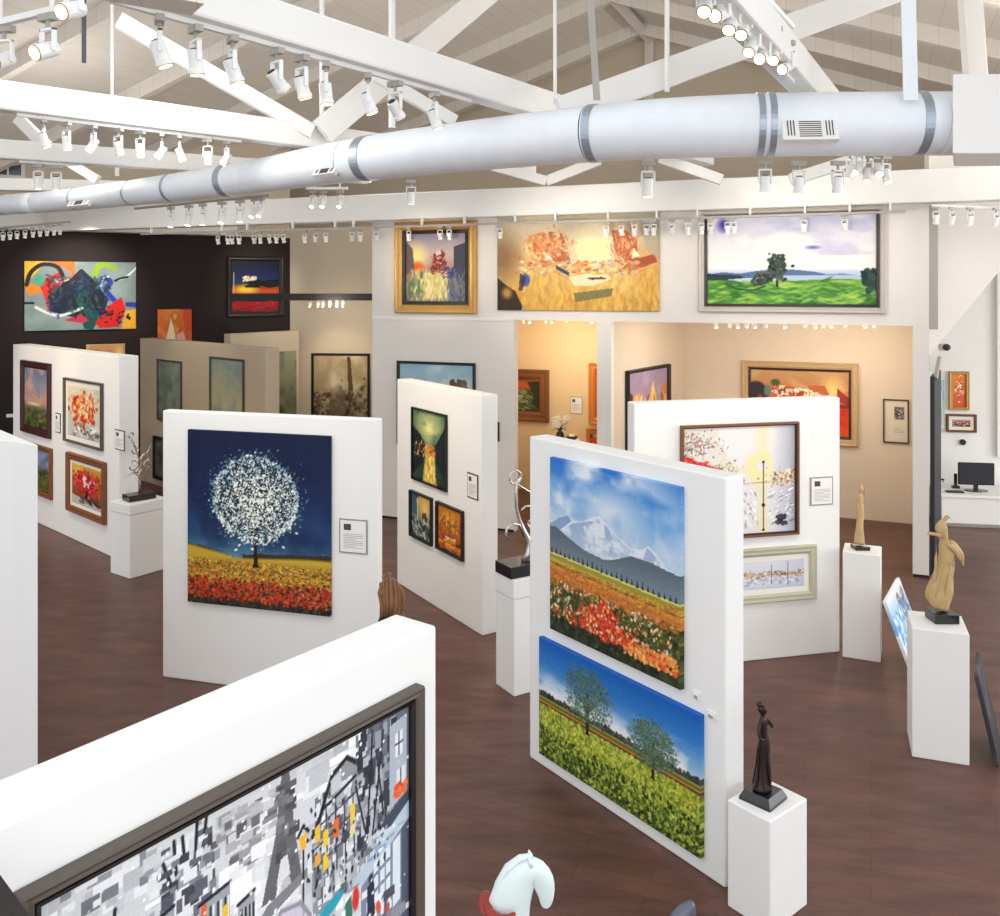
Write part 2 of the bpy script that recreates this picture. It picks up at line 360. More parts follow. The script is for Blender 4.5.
def placard(face, quad, label, dark=False, pic=True):
    u0, u1, z1, z0 = face.rect(*quad); q = face.pt((u0+u1)/2, .001); hw = (u1-u0)/2; hh = z1-z0
    t = thing('placard', label, 'placard', (q.x, q.y, z0), face.rz)
    MB().box(-hw, hw, -.008, 0, 0, hh).build('backing', 'blackm' if dark else ('ink' if pic else 'mat_'), t)
    b = .012; MB().box(-hw+b, hw-b, -.011, -.008, b, hh-b).build('sheet', 'paper', t)
    m = MB(); iw = 2*(hw-b)
    for k in range(9):
        z = hh*(.56-.05*k); m.box(-hw+b+iw*.12, -hw+b+iw*(.9 if k % 4 != 3 else .6), -.0125, -.011, z, z+hh*.012)
    m.build('text_lines', 'ink', t)
    if pic: MB().box(-hw+b+iw*.14, -hw+b+iw*.42, -.013, -.011, hh*.68, hh*.86).build('thumbnail', 'inkd', t)
    return t
def copytree(r, label, loc, rz, group=None):
    c = r.copy(); COL.objects.link(c); c.location = loc; c.rotation_euler = (0, 0, rz); c['label'] = label
    if group: c['group'] = group
    for ch in r.children:
        d = ch.copy(); COL.objects.link(d); d.parent = c
    return c
ORD = 'first second third fourth fifth sixth seventh eighth ninth tenth eleventh twelfth thirteenth fourteenth fifteenth sixteenth seventeenth eighteenth nineteenth twentieth'.split()
# ================================================================== SETTING
UD = Vector((.9244, -.3815)); VD = Vector((.3815, .9244))
def uv(u, v): return UD*u+VD*v
WP, WQ = Vector((-1.96, 13.80)), fl(929, 578)
W = Face(WP, WQ)
struct(MB().box(-16, 15, -2, 24, -.05, 0).build('floor', 'floor'))
ZT = 4.55; OPEN = 3.04
def su(px, py, f=W): return f.hit(px, py)[0]
A0, A1, B0, B1 = su(514, 420), su(597, 420), su(611, 420), su(913, 420)
wb = MB(); T = .16
wb.box(0, A0, 0, T, 0, OPEN); wb.box(A1, B0, 0, T, 0, OPEN); wb.box(B1, W.L, 0, T, 0, OPEN); wb.box(0, W.L, 0, T, OPEN, ZT)
struct(wb.build('wall_back', 'wallw', loc=(W.P.x, W.P.y, 0), rz=W.rz))
# the ledge line of the header and the dark skirting
struct(MB().box(0, A0-.03, -.012, 0, OPEN-.02, OPEN+.02).build('trim_1', 'white', loc=(W.P.x, W.P.y, 0), rz=W.rz))
struct(MB().box(0, A0, -.01, 0, 0, .03).box(A1, B0, -.01, 0, 0, .03).box(B1, W.L, -.01, 0, 0, .03).build('baseboard_back', 'blackm', loc=(W.P.x, W.P.y, 0), rz=W.rz))
# rooms behind the openings
BQ = fl(880, 521); BW = Face(BQ-W.d*6.9, BQ+W.d*.5)
struct(MB().box(0, BW.L, 0, .1, 0, 3.4).build('wall_room_back', 'cream', loc=(BW.P.x, BW.P.y, 0), rz=BW.rz))
dB = (BQ-W.P).dot(VD)      # depth of the rooms
BACKD = -W.n
depth = (BQ-W.P).dot(BACKD)
_s = BW.hit(684, 400)[0]; DV = Face(W.pt(B0-.01)-W.n*T, BW.pt(_s, .01))            # left wall of the wide room
struct(MB().box(0, DV.L, 0, .1, 0, 3.4).build('wall_divider', 'cream', loc=(DV.P.x, DV.P.y, 0), rz=DV.rz))
LA = Face(W.pt(A0-1.3)-W.n*T, W.pt(A0-1.3)-W.n*(depth-.01))
struct(MB().box(0, LA.L, 0, .1, 0, 3.4).build('wall_room_left', 'yellow', loc=(LA.P.x, LA.P.y, 0), rz=LA.rz))
cm = MB().box(A0-1.3, W.L, -depth, -T, 3.14, 3.2)
cm2 = MB()
for a in (0,): pass
o = MB().box(A0-1.3, W.L, T, depth, 3.14, 3.2).build('ceiling_room', 'cream', loc=(W.P.x, W.P.y, 0), rz=W.rz); struct(o)
# yellow lining of the narrow room
AW = Face(BW.P-BW.d*0+BW.n*.012, BW.P+BW.d*1+BW.n*.012)
a_l = BW.hit(500, 400)[0]; a_r = BW.hit(604, 400)[0]
struct(MB().box(a_l-1.2, a_r+.35, -.012, 0, 0, 3.14).build('wall_room_yellow', 'yellow', loc=(BW.P.x, BW.P.y, 0), rz=BW.rz))
# right end of the wide room
RE = W.pt(W.L-.02)
struct(MB().prism([tuple(RE-W.n*T), tuple(RE-W.n*(depth+.1)), tuple(RE-W.n*(depth+.1)-W.d*.03), tuple(RE-W.n*T-W.d*.03)], 0, 3.4).build('wall_room_right', 'cream'))
# dark wall, recess wall
pr = Vector(((136-500)/900*17.5, 17.5)); pl = Vector(((24-500)/900*16.5, 16.5)); dd = (pr-pl).normalized()
rr = Vector((-.2333, 1)); tt = 0
# meet the ray of px 290
k = (pr.x+.2333*pr.y)/-(dd.x+.2333*dd.y)
CORN = pr+dd*k
D = Face(CORN-dd*13, CORN)
struct(MB().box(0, D.L, 0, .15, 0, 4.56).build('wall_dark', 'darkw', loc=(D.P.x, D.P.y, 0), rz=D.rz))
struct(MB().box(0, D.L, 0, .15, 4.56, 9).build('wall_clerestory', 'beige', loc=(D.P.x, D.P.y, 0), rz=D.rz))
R = Face(CORN, Vector((-1.5, CORN.y-.35)))
struct(MB().box(0, R.L, 0, .15, 0, 4.75).build('wall_recess', 'beige', loc=(R.P.x, R.P.y, 0), rz=R.rz))
RT = W.P-W.n*0
struct(MB().prism([tuple(RT), (RT.x+.15, RT.y-.06), (-1.5, 18.9), (-1.65, 18.95)], 0, ZT).build('wall_return', 'wallw'))
# right side: pale wall of the office corner
RB = Face(fl(938, 526)-Vector((.7, -.1)), fl(1000, 526)+Vector((6, -1.2)))
struct(MB().box(0, RB.L, .95, 1.1, 0, 4.9).build('wall_office', 'white', loc=(RB.P.x, RB.P.y, 0), rz=RB.rz))
up = at(937, 346, 11.2); ur = at(1012, 256, 11.2)
o = MB(); sl = (ur.z-up.z)/(ur.x-up.x); x1 = up.x+(5.85-up.z)/sl
o.v = [(up.x-.1, 11.2, up.z-.1*sl), (x1, 11.2, 5.85), (up.x-.1, 11.2, 5.85)]; o.v += [(a, 11.32, c) for a, b, c in o.v]
o.f = [(0,1,2), (5,4,3), (0,3,4,1), (1,4,5,2), (2,5,3,0)]
struct(o.build('wall_right_upper', 'wallw'))
# beam along the top of the back wall, carrying on over the dark wall
bb = MB().box(-6.6, W.L+6, -.16, .1, 4.52, 4.92)
struct(bb.build('trim_2', 'beam', loc=(W.P.x, W.P.y, 0), rz=W.rz, bevel=.015))
struct(MB().box(0, D.L-1.2, -.35, -.02, 4.56, 5.0).build('trim_3', 'beam', loc=(D.P.x, D.P.y, 0), rz=D.rz, bevel=.015))
# roof
AP = at(650, 34, 19.0); u0 = Vector((AP.x, AP.y)).dot(UD); vG = Vector((AP.x, AP.y)).dot(VD); ZA = AP.z
SL, SR = .31, .36
def roof_z(u): return ZA-(SL*(u0-u) if u < u0 else SR*(u-u0))
def roofplane(name, ua, ub, va, vb):
    b = MB(); th = .12
    for z in (0, th):
        for (u, v) in ((ua, va), (ub, va), (ub, vb), (ua, vb)):
            p = uv(u, v); b.v.append((p.x, p.y, roof_z(u)+z))
    b.f = [(0,3,2,1), (4,5,6,7), (0,1,5,4), (1,2,6,5), (2,3,7,6), (3,0,4,7)]
    struct(b.build(name, 'boards'))
V0 = 6.0
roofplane('ceiling', u0-13, u0, V0, vG+.2); roofplane('ceiling_right', u0, u0+15, V0, vG+.2)
n = 1
for i in range(6):
    v = vG-.9-i*2.2
    for side in (-1, 1):
        ua, ub = (u0-12.9, u0-.02) if side < 0 else (u0+.02, u0+14.9)
        b = MB(); p = [uv(ua, v), uv(ub, v)]; hw = VD*.06
        for q, u in zip(p, (ua, ub)):
            for s_, dz in ((-1, -.24), (1, -.24), (1, 0), (-1, 0)): b.v.append((q.x+hw.x*s_, q.y+hw.y*s_, roof_z(u)+dz))
        b.f = [(0,1,2,3), (7,6,5,4), (0,4,5,1), (1,5,6,2), (2,6,7,3), (3,7,4,0)]
        struct(b.build('trim_%d' % (10+n), 'boards')); n += 1
b = MB(); p0, p1 = uv(u0, V0), uv(u0, vG)
b.tube([(p0.x, p0.y, ZA-.13), (p1.x, p1.y, ZA-.13)], .13, 4); struct(b.build('trim_4', 'boards'))
# gable
g = MB(); us = [u0-13, u0-13, u0, u0+12, u0+12]
for th in (0, .15):
    for u, z in zip(us, (3.2, roof_z(u0-13), ZA, roof_z(u0+12), 3.2)):
        p = uv(u, vG+th); g.v.append((p.x, p.y, z))
g.f = [(0,1,2,3,4), (9,8,7,6,5)]+[(i, i+5, (i+1)%5+5, (i+1)%5) for i in range(5)]
struct(g.build('wall_gable', 'beige'))
p = uv(u0, vG-.06); struct(MB().box(-.09, .09, -.05, .05, 4.5, ZA-.1).build('trim_5', 'boards', loc=(p.x, p.y, 0), rz=W.rz))
# high window at the far left
u_, z_ = D.hit(0, 158); u2, z2 = D.hit(21, 176); q = D.pt((u_+u2)/2-.15)
wd = (u2-u_)/2+.15; hh = (z_-z2)
wf = struct(ring(-wd-.06, wd+.06, -.06, hh+.06, [(0, 0), (0, -.06), (.06, -.06), (.06, 0)]).build('window_1', 'white', loc=(q.x, q.y, z2), rz=D.rz))
MB().box(-wd, wd, -.02, -.005, 0, hh).build('pane', 'glass', wf); mb = MB()
for i in (-.33, .33): mb.box(wd*i-.015, wd*i+.015, -.045, -.02, 0, hh)
mb.build('glazing_bar', 'white', wf)
# chords of the trusses that run away from the camera; each a bar from pixel to pixel at its own level
def chord(no, pa, pb, z, wdt, dep, pc_t=None):
    a, b_ = lv(pa[0], pa[1], z), lv(pb[0], pb[1], z); d = (b_-a).normalized()
    # carry on to the wall beam
    t = (W.P-a).dot(W.n)/d.dot(W.n); e = a+d*(t-.1); nn = Vector((-d.y, d.x))*wdt
    s_ = a-d*(1.2)
    o = MB().prism([tuple(s_), tuple(e), tuple(e+nn), tuple(s_+nn)], z, z+dep).build('trim_%d' % no, 'beam', bevel=.02)
    struct(o); return Face(a, b_), a, d, e
C1 = chord(40, (250, 31), (495.6, 102), 5.1, .2, .26)
C2 = chord(41, (0, 109), (246, 139), 5.1, .2, .27)
C3 = chord(42, (0, 158), (164, 169), 5.1, .2, .24)
C4 = chord(43, (0, 190), (90, 192), 5.06, .2, .2)
C0 = chord(44, (737, 0), (812, 85), 5.1, .22, .24)
def strut(no, a, b, wdt=.2, dep=.1, m='beam'):
    a, b = Vector(a), Vector(b); t = (b-a); L = t.length; q = t.to_track_quat('X', 'Z')
    o = MB().box(0, L, -dep/2, dep/2, -wdt/2, wdt/2).build('trim_%d' % no, m, bevel=.01); o.location = a; o.rotation_mode = 'QUATERNION'; o.rotation_quaternion = q; struct(o); return o
strut(50, at(118, 20, 9.2), at(312, 132, 10.2), .17)
strut(51, at(322, 132, 10.2), at(505, -22, 11.6), .30)
strut(52, at(560, 112, 7.9), at(905, -14, 8.9), .26)
strut(53, at(375, 75, 9.0), at(455, 122, 9.2), .13)
strut(54, at(482, 163, 12.2), at(546, 181, 12.0), .13); strut(55, at(600, 160, 12.0), at(546, 181, 12.1), .13)
strut(56, at(660, 158, 11.2), at(722, 180, 11.0), .13)
strut(57, at(870, 155, 10.2), at(790, 180, 10.4), .14)
strut(58, at(18, 118, 12.5), at(50, 150, 12.4), .16); strut(59, at(70, 163, 13.5), at(98, 180, 13.4), .12)
strut(60, at(968, -30, 9.0), at(976, 86, 9.0), .2, .12)
# slender rods from the roof
def rod(px, ya, yb, Y, r, label):
    a, b = at(px, yb, Y), at(px, ya, Y)
    if ya <= 0: b.z = roof_z(Vector((b.x, b.y)).dot(UD))
    o = MB().tube([(0,0,0), (0,0,b.z-a.z)], r, 8).build('hanger_rod', 'beam', loc=a); tag(o, label, 'hanger rod', 'rods hanging from the roof'); return o
rod(112, 0, 102, 9.6, .018, 'thin white rod rising from the far left beam past the roof brace')
rod(322, 0, 128, 10.3, .03, 'white rod standing over the joint where two roof braces meet')
rod(392, 0, 128, 9.2, .035, 'pale rod between the spotlit front beam and the duct')
rod(555, 0, 104, 8.2, .016, 'thin cream rod above the middle of the duct')
rod(667, 0, 92, 8.0, .022, 'thin white rod above the duct, nearest the right braces')
rod(803, 46, 86, 7.4, .014, 'very short thin rod beside the end of the right spotlit beam')
rod(117, 160, 176, 12.2, .03, 'short white rod between lower left beam and duct')
# ================================================================== DUCT
dpts = [(-9.2, 15.0, .30), (-7.8, 14.1, .31), (-6.1, 13.1, .325), (-3.15, 10.75, .385), (-1.3, 9.0, .44), (.755, 7.6, .475), (2.0, 7.2, .50), (3.3, 7.12, .50), (3.62, 7.12, .50)]
DZ = 4.80
duct = thing('air_duct', 'long pale blue white spiral ventilation duct crossing under the roof', 'air duct', (0, 0, DZ))
def dsample(t):
    i = min(int(t), len(dpts)-2); f = t-i
    P = [Vector(dpts[max(0, min(len(dpts)-1, j))]) for j in (i-1, i, i+1, i+2)]
    a, b, c, d = P
    return .5*((2*b)+(c-a)*f+(2*a-5*b+4*c-d)*f*f+(3*b-a-3*c+d)*f**3)
N = 64; smp = [dsample(i*(len(dpts)-1)/N) for i in range(N+1)]
cuts = [0, 12, 22, 31, 40, 49, 58, 64]
for a, b in zip(cuts[:-1], cuts[1:]):
    MB().tube([(s.x, s.y, 0) for s in smp[a:b+1]], [s.z/2 for s in smp[a:b+1]], 40, cap=(b == 64 or a == 0)).build('duct_section', 'ductm', duct, smooth=True)
def at_px(px):
    for i in range(N):
        xa = CX+FPX*smp[i].x/smp[i].y; xb = CX+FPX*smp[i+1].x/smp[i+1].y
        if xa <= px <= xb:
            f = (px-xa)/(xb-xa); s = smp[i].lerp(smp[i+1], f); return s, (smp[i+1]-smp[i]).xy.normalized()
    return smp[-1], (smp[-1]-smp[-2]).xy.normalized()
for px, wdh in ((5, .04), (78, .03), (133, .03), (173, .05), (229, .12), (369, .12), (595, .07), (759, .05), (770, .05), (917, .07)):
    s, t = at_px(px); MB().tube([(s.x-t.x*wdh/2, s.y-t.y*wdh/2, 0), (s.x+t.x*wdh/2, s.y+t.y*wdh/2, 0)], s.z/2+.008, 40).build('collar_band', 'band', duct, smooth=False)
def grille(px, w_, h_, ang, bars=True):
    s, t = at_px(px); rz = math.atan2(t.y, t.x)
    nrm = Vector((t.y, -t.x)); cz = -math.sin(ang)*s.z/2; off = math.cos(ang)*s.z/2
    R = Matrix.Rotation(rz, 3, 'Z') @ Matrix.Rotation(-ang, 3, 'X'); c = Vector((s.x, s.y, 0))+Vector((nrm.x*off, nrm.y*off, cz))
    b = MB().box(-w_/2, w_/2, -.035, .02, -h_/2, h_/2); g_ = b.build('supply_grille', 'white', duct); g_.location = c; g_.rotation_euler = R.to_euler()
    m = MB()
    for i in range(9): z = -h_*.36+h_*.72*i/8; m.box(-w_*.2, w_*.2, -.038, -.034, z-.0035, z+.0035)
    for sx in (-1, 1):
        for i in range(3): x = sx*w_*(.29+.055*i); m.box(x-.004, x+.004, -.038, -.034, -h_*.33, h_*.33)
    m.build('louvre_slots', 'inkd', g_)
grille(801, .42, .2, .35); grille(90, .55, .12, .6); grille(341, .36, .1, .6)
s, t = at_px(770); 
# hangers
for px, Y, wdt, lab in ((597, 7.30, .055, 'grey white strap hanger that holds the duct at its middle band'), (911, 6.84, .11, 'wide blue grey strap hanger in front of the right end of the duct')):
    s, t = at_px(px if px < 700 else 915); a = at(px, 100, Y); zr = roof_z(Vector((a.x, a.y)).dot(UD)); dx = -.2 if px < 700 else -.05
    o = MB(); o.v = [(-wdt/2, 0, 0), (wdt/2, 0, 0), (wdt/2, .012, 0), (-wdt/2, .012, 0), (-wdt/2+dx, 0, zr-a.z), (wdt/2+dx, 0, zr-a.z), (wdt/2+dx, .012, zr-a.z), (-wdt/2+dx, .012, zr-a.z)]
    o.f = [(0,3,2,1), (4,5,6,7), (0,1,5,4), (1,2,6,5), (2,3,7,6), (3,0,4,7)]
    tag(o.build('strap_hanger', 'pole' if px < 700 else 'ductm', loc=a), lab, 'hanger strap')
# plenum box at the end of the duct
struct(MB().prism([(3.40, 6.76), (3.76, 7.46), (7.6, 7.46), (7.6, 6.76)], DZ-.29, DZ+.31).build('trim_6', 'white', bevel=.01))
# ================================================================== TRACK LIGHTS
def light_proto(tilt, lit=True):
    t = thing('track_light', 'x', 'track light', (0, 0, -50))
    MB().box(-.055, .055, -.022, .022, -.035, 0).tube([(0,0,-.035), (0,0,-.075)], .012, 8).build('track_adapter', 'pole', t)
    m = MB()
    for sx in (-1, 1): m.box(sx*.048-.005, sx*.048+.005, -.012, .012, -.19, -.075)
    m.box(-.053, .053, -.012, .012, -.085, -.073); m.build('yoke', 'lampw', t)
    R = Matrix.Rotation(tilt, 3, 'X'); c = Vector((0, 0, -.18))
    def P(y, z): return c+R @ Vector((0, y, z))
    MB().tube([P(0, .052), P(0, .046), P(0, -.05), P(0, -.058), P(0, -.078)], [.030, .039, .039, .044, .044], 16).build('lamp_housing', 'lampw', t, smooth=False)
    MB().tube([P(0, .0525), P(0, .060)], [.028, .022], 12).build('heat_sink', 'lampd', t)
    MB().tube([P(0, -.0781), P(0, -.082)], [.042, .042], 16).build('lens_rim', 'lensrim', t)
    MB().tube([P(0, -.0822), P(0, -.084)], [.035, .035], 16).build('lens', 'lens', t)
    return t
PR = [light_proto(a) for a in (.35, .75, -.55, .1, 1.15)]
used = [False]*5
def put_light(pr, loc, rz, label, scale=1.0, group=None):
    if not used[pr]:
        t = PR[pr]; used[pr] = True; t.location = loc; t.rotation_euler = (0, 0, rz); t['label'] = label; t['group'] = group
    else: t = copytree(PR[pr], label, loc, rz, group)
    t.scale = (scale,)*3
    return t
def row(xs, fn, lab, group, pr=(0,), rz0=0, jit=.5, scale=1.0, seed=3, zoff=0):
    rs = random.Random(seed)
    for i, x in enumerate(xs):
        p = fn(x); put_light(pr[i % len(pr)], (p[0], p[1], p[2]+zoff), rz0+rs.uniform(-jit, jit), '%s spotlight from the left %s' % (ORD[i] if i < len(xs)-1 else 'rightmost', lab), scale, group)
def on_chord(C, z):
    Fc = C[0]
    def f(px):
        s_, _ = Fc.hit(px, 100); nn = Vector((-Fc.d.y, Fc.d.x)); q = Fc.P+Fc.d*s_+nn*.10; return (q.x, q.y, z)
    return f
def track(name, a, b, z, label):
    L = (Vector(b)-Vector(a)).length; rz = math.atan2(b[1]-a[1], b[0]-a[0])
    return tag(MB().box(0, L, -.018, .018, 0, .03).build('lighting_track', 'pole' if name else 'lampw', loc=(a[0], a[1], z), rz=rz), label, 'lighting track')
f1 = on_chord(C1, 5.07); row([170, 206, 243, 287, 312, 336, 378, 405, 444], f1, 'under the big front beam at upper left', 'spotlights under the big front beam', (0, 3, 0, 1), rz0=-.9, jit=.5, scale=1.12)
f2 = on_chord(C2, 5.07); row([47, 70, 97, 122, 144, 166, 184, 212, 231], f2, 'under the second beam at the far left', 'spotlights under the second beam', (0, 3, 2), rz0=-.6, jit=.7, scale=1.0)
f3 = on_chord(C3, 5.07); row([39, 57], f3, 'under the lowest left beam near the high window', 'spotlights under the lowest left beam', (3,), rz0=.2, scale=1.2)
for C, xa, xb, lab in ((f1, 120, 480, 'white lighting track under the big front beam'), (f2, 20, 245, 'white lighting track under the second left beam'), (f3, 20, 80, 'short white lighting track under the lowest left beam')):
    a, b = C(xa), C(xb); track('', a[:2], b[:2], 5.07, lab)
f0 = on_chord(C0, 5.07); a, b = f0(738), f0(806); track('', a[:2], b[:2], 5.07, 'white lighting track under the right beam above the duct')
for i, (px, py, Y) in enumerate(((697, -34, 4.7), (706, -18, 4.9), (722, -8, 5.1), (732, 2, 5.3), (723, -42, 4.7), (753, 26, 5.7), (763, 38, 5.9), (774, 36, 6.1), (787, 50, 6.4), (744, 8, 5.5))):
    p = at(px, py, Y); put_light((4, 1)[i % 2], (p.x, p.y, p.z+.06), 2.55+.2*math.sin(i*2.1), '%s spotlight of the bright cluster at the upper right beam' % ORD[i], 1.0, 'bright spotlight cluster above the duct')
# branch track carrying the cluster
a = at(692, -56, 4.6); b = at(793, 47, 6.6); MBt = MB().tube([Vector((0,0,0)), Vector(b-a)], .02, 6).build('lighting_track', 'lampw', loc=(a.x, a.y, a.z+.15)); tag(MBt, 'white branch track holding the bright spotlight cluster at upper right', 'lighting track')
# three close lamps in the top left corner
for i, (px, py, Y, rz, pr_) in enumerate(((74, -28, 4.1, .0, 4), (48, 14, 4.3, -.1, 4), (4, 26, 4.5, .2, 4))):
    p = at(px, py, Y); put_light(pr_, (p.x, p.y, p.z), 2.75+rz, ('glowing white spotlight nearest the camera, highest in the top left corner', 'glowing white spotlight below the highest one in the top left corner', 'white spotlight cut by the left edge of the picture')[i], .95, None) 
p = at(2, -24, 4.2); struct(MB().box(-1.6, .9, -.12, .12, 0, .2).build('trim_7', 'boards', loc=(p.x, p.y, p.z+.0), rz=.6))
pa_, pb_ = at(52, 14, 4.3), at(0, 26, 4.5); Lt = (pb_.xy-pa_.xy).length
m_ = MB().box(-.05, Lt+.1, -.018, .018, 0, .03)
for x_ in (.0, Lt): m_.tube([(x_, 0, .03), (x_, 0, .5)], .012, 8)
tag(m_.build('lighting_track', 'lampw', loc=(pa_.x, pa_.y, pa_.z+.002), rz=math.atan2(pb_.y-pa_.y, pb_.x-pa_.x)), 'short white lighting track in the top left corner near the camera', 'lighting track')
p = at(84, 4, 4.6); tag(MB().tube([(0,0,.5), (0,0,0), (.0,0,-.3)], .012, 8).build('hook_rod', 'grey', loc=(p.x, p.y, p.z)), 'short grey hook rod hanging beside the top left spotlights', 'hook')
# rail along the foot of the wall beam and its lamps
railz = 4.40
def on_w(px): s_ = W.hit(px, 220)[0]; q = W.pt(s_, .20); return (q.x, q.y, railz-.0)
a, b = on_w(150), on_w(905); track('dark', a[:2], b[:2], railz, 'long thin lighting track below the beam of the back wall')
for i, px in enumerate((160, 230, 255, 300, 342, 360, 428, 470, 520, 560, 612, 660, 700, 752, 806, 850, 890)):
    q = on_w(px); tag(MB().box(-.012, .012, -.012, .03, 0, .12).build('track_bracket', 'lampw', loc=(q[0], q[1], railz+.03), rz=W.rz), '%s small white bracket from the left on the long wall track' % ORD[i], 'bracket', 'brackets of the long lighting track')
row([226, 236, 240, 247, 262, 268, 277, 284, 291, 312, 323, 333, 359, 367, 383], on_w, 'on the long track above the dark wall and recess', 'spotlights on the left half of the long track', (0, 3), rz0=W.rz+.2, jit=.6, scale=.72)
row([415, 446, 455, 505, 610, 625, 638, 650, 657, 675, 691], on_w, 'on the long track above the harbour and canal paintings', 'spotlights on the middle of the long track', (3, 0), rz0=W.rz, jit=.5, scale=.75)
row([704, 713, 730, 736, 805, 845], on_w, 'on the long track above the framed green landscape', 'spotlights on the right part of the long track', (3, 0), rz0=W.rz, jit=.5, scale=.75)
# lamps below the duct
def under(px, py, Y): p = at(px, py, Y); return p
for i, (px, py, Y) in enumerate(((765, 160, 7.3), (799, 161, 7.3), (838, 161, 7.3))):
    p = at(px, py, Y); put_light(3, (p.x, p.y, p.z), .1*i, '%s of the three white spotlights hanging just below the grille end of the duct' % ('left', 'middle', 'right')[i], 1.0, 'three spotlights below the duct')
p = at(648, 161, 7.9); put_light(3, (p.x, p.y, p.z), .2, 'single white spotlight hanging below the middle of the duct', 1.2, None)
p = at(411, 180, 9.8); put_light(3, (p.x, p.y, p.z), .2, 'single white spotlight below the duct left of the canal painting', 1.0, None)
for i, (px, py) in enumerate(((850, 157), (860, 153), (868, 160), (878, 155), (886, 161))):
    p = at(px, py, 8.6); put_light((0, 1)[i % 2], (p.x, p.y, p.z+.05), 1.5+i*.5, '%s white spotlight from the left in the knot behind the right end of the duct' % ORD[i], 1.0, 'knot of spotlights behind the right end of the duct')
def on_line(pa, Ya, pb, Yb):
    A_, B_ = at(pa[0], pa[1], Ya), at(pb[0], pb[1], Yb)
    def f(px):
        # same image column
        r = (px-CX)/FPX; t = (A_.x-r*A_.y)/((A_.x-B_.x)-r*(A_.y-B_.y)); return A_.lerp(B_, t)
    return f
g1 = on_line((140, 208), 12.6, (262, 196), 11.0); a, b = g1(135), g1(270)
tag(MB().tube([(0,0,0), tuple(b-a)], .02, 6).build('lighting_track', 'pole', loc=a), 'pale lighting track hanging below the left part of the duct', 'lighting track')
row([171, 189, 203, 222, 240], g1, 'on the track hanging below the left part of the duct', 'spotlights below the left part of the duct', (3, 0), rz0=2.7, jit=.4, scale=1.05, zoff=-.025)
row([254, 261], g1, 'glowing below the duct between the two tracks', 'glowing pair below the duct', (2,), rz0=-.6, jit=.2, scale=.9, zoff=-.025)
row([313, 323, 340], lambda px: at(px, 190.6, 11.0), 'glowing behind the thin duct left of the canal painting', 'three glowing lamps left of the canal painting', (2,), rz0=-.2, jit=.2, scale=.8)
a, b = at(306, 189.5, 11.0), at(348, 189.5, 11.0); tag(MB().box(0, b.x-a.x, -.02, .02, 0, .03).tube([(.1,0,.03), (.1,0,.45)], .01, 6).tube([(b.x-a.x-.1,0,.03), (b.x-a.x-.1,0,.45)], .01, 6).build('lighting_track', 'lampw', loc=(a.x, a.y, a.z)), 'short white lighting track behind the thin part of the duct', 'lighting track')
g2 = on_line((0, 228), 14.6, (66, 222), 15.4); a, b = g2(-8), g2(70)
tag(MB().tube([(0,0,0), tuple(b-a)], .02, 6).build('lighting_track', 'pole', loc=a), 'lighting track over the dark wall at the left edge', 'lighting track')
row([3, 10, 17, 25, 33, 40, 47, 54, 60], g2, 'in the tight row over the abstract painting', 'tight row of spotlights over the abstract painting', (3,), rz0=.9, jit=.1, scale=.66, zoff=-.03)
g3 = on_line((930, 206), 10.6, (1000, 208), 10.6); a, b = g3(932), g3(1004)
tag(MB().tube([(0,0,0), tuple(b-a)], .018, 6).build('lighting_track', 'lampw', loc=a), 'white lighting track over the office corner at the right edge', 'lighting track')
row([936, 952, 970, 996], g3, 'on the white track over the office corner', 'spotlights over the office corner', (3, 0), rz0=.3, jit=.4, scale=.8)
# lamps of the inner rooms and the recess
hz = 3.10
row([523, 529, 546, 551, 567, 592], lambda px: at(px, 290+(0), 14.3)*1 if False else Vector((at(px, 320, 14.4).x, 14.4, hz)), 'on the ceiling of the narrow yellow room', 'spotlights of the narrow yellow room', (0, 2), rz0=.3, jit=.6, scale=.62)
row([716, 730, 737, 747, 754, 766, 785, 806, 815, 824, 830, 846, 864, 875], lambda px: Vector((at(px, 320, 12.6).x, 12.6, hz)), 'on the ceiling of the wide cream room', 'spotlights of the wide cream room', (2, 0), rz0=.3, jit=.6, scale=.62)
row([310, 318, 323, 330, 337, 343], lambda px: Vector(tuple(at(px, 300.4, 17.9))), 'glowing under the black rail of the recess', 'lamps under the black rail of the recess', (2,), rz0=-.1, jit=.2, scale=.5)
a = at(232, 297, 17.9); b = at(373, 297, 17.9)
tag(MB().box(0, b.x-a.x, -.05, .05, -.07, .07).build('black_rail', 'blackm', loc=a), 'black horizontal rail across the recess left of the canal painting', 'rail')
# real light of the lamps
for sx in (538, 575): q = at(sx, 330, 14.4); point((q.x, q.y, 2.5), 17, (1,.89,.72))
for sx in (700, 790, 860): q = at(sx, 330, 12.6); point((q.x, q.y, 2.5), 17, (1,.93,.82))
q = at(330, 310, 17.6); point((q.x, q.y, q.z), 30, SOFTW)
# ================================================================== DISPLAY PANELS
PH = 2.42
F5 = Face(fl(529.5, 757), fl(725.5, 889)); F4 = Face(fl(397, 582.5), fl(482, 636)); F2 = Face(fl(162.5, 677), fl(378, 706))
F3 = Face((-7.63, 14.1), fl(119, 560.5)); F6 = Face(fl(634, 673), fl(840, 652))
panel('display_panel', F5, 2.395, .17, 'white panel with the mountain meadow and two-tree paintings, beside the bronze lady pedestal')
panel('display_panel', F4, PH, .19, 'white panel with a glowing street painting above two small amber paintings')
panel('display_panel', F2, 2.40, .10, 'white panel carrying the white tree painting on night blue')
panel('display_panel', F3, 2.62, .26, 'cream lit panel with four framed paintings in front of the dark wall')
panel('display_panel', F6, 2.45, .17, 'white panel with two pale harbour paintings near the wide opening')
F7 = Face(at(140, 337, 16.6).xy, at(265.5, 348.5, 13.6).xy); H7 = at(265.5, 348.5, 13.6).z
F7.P = Vector(((140-500)/900*16.4, 16.4)); F7 = Face(F7.P, F7.Q)
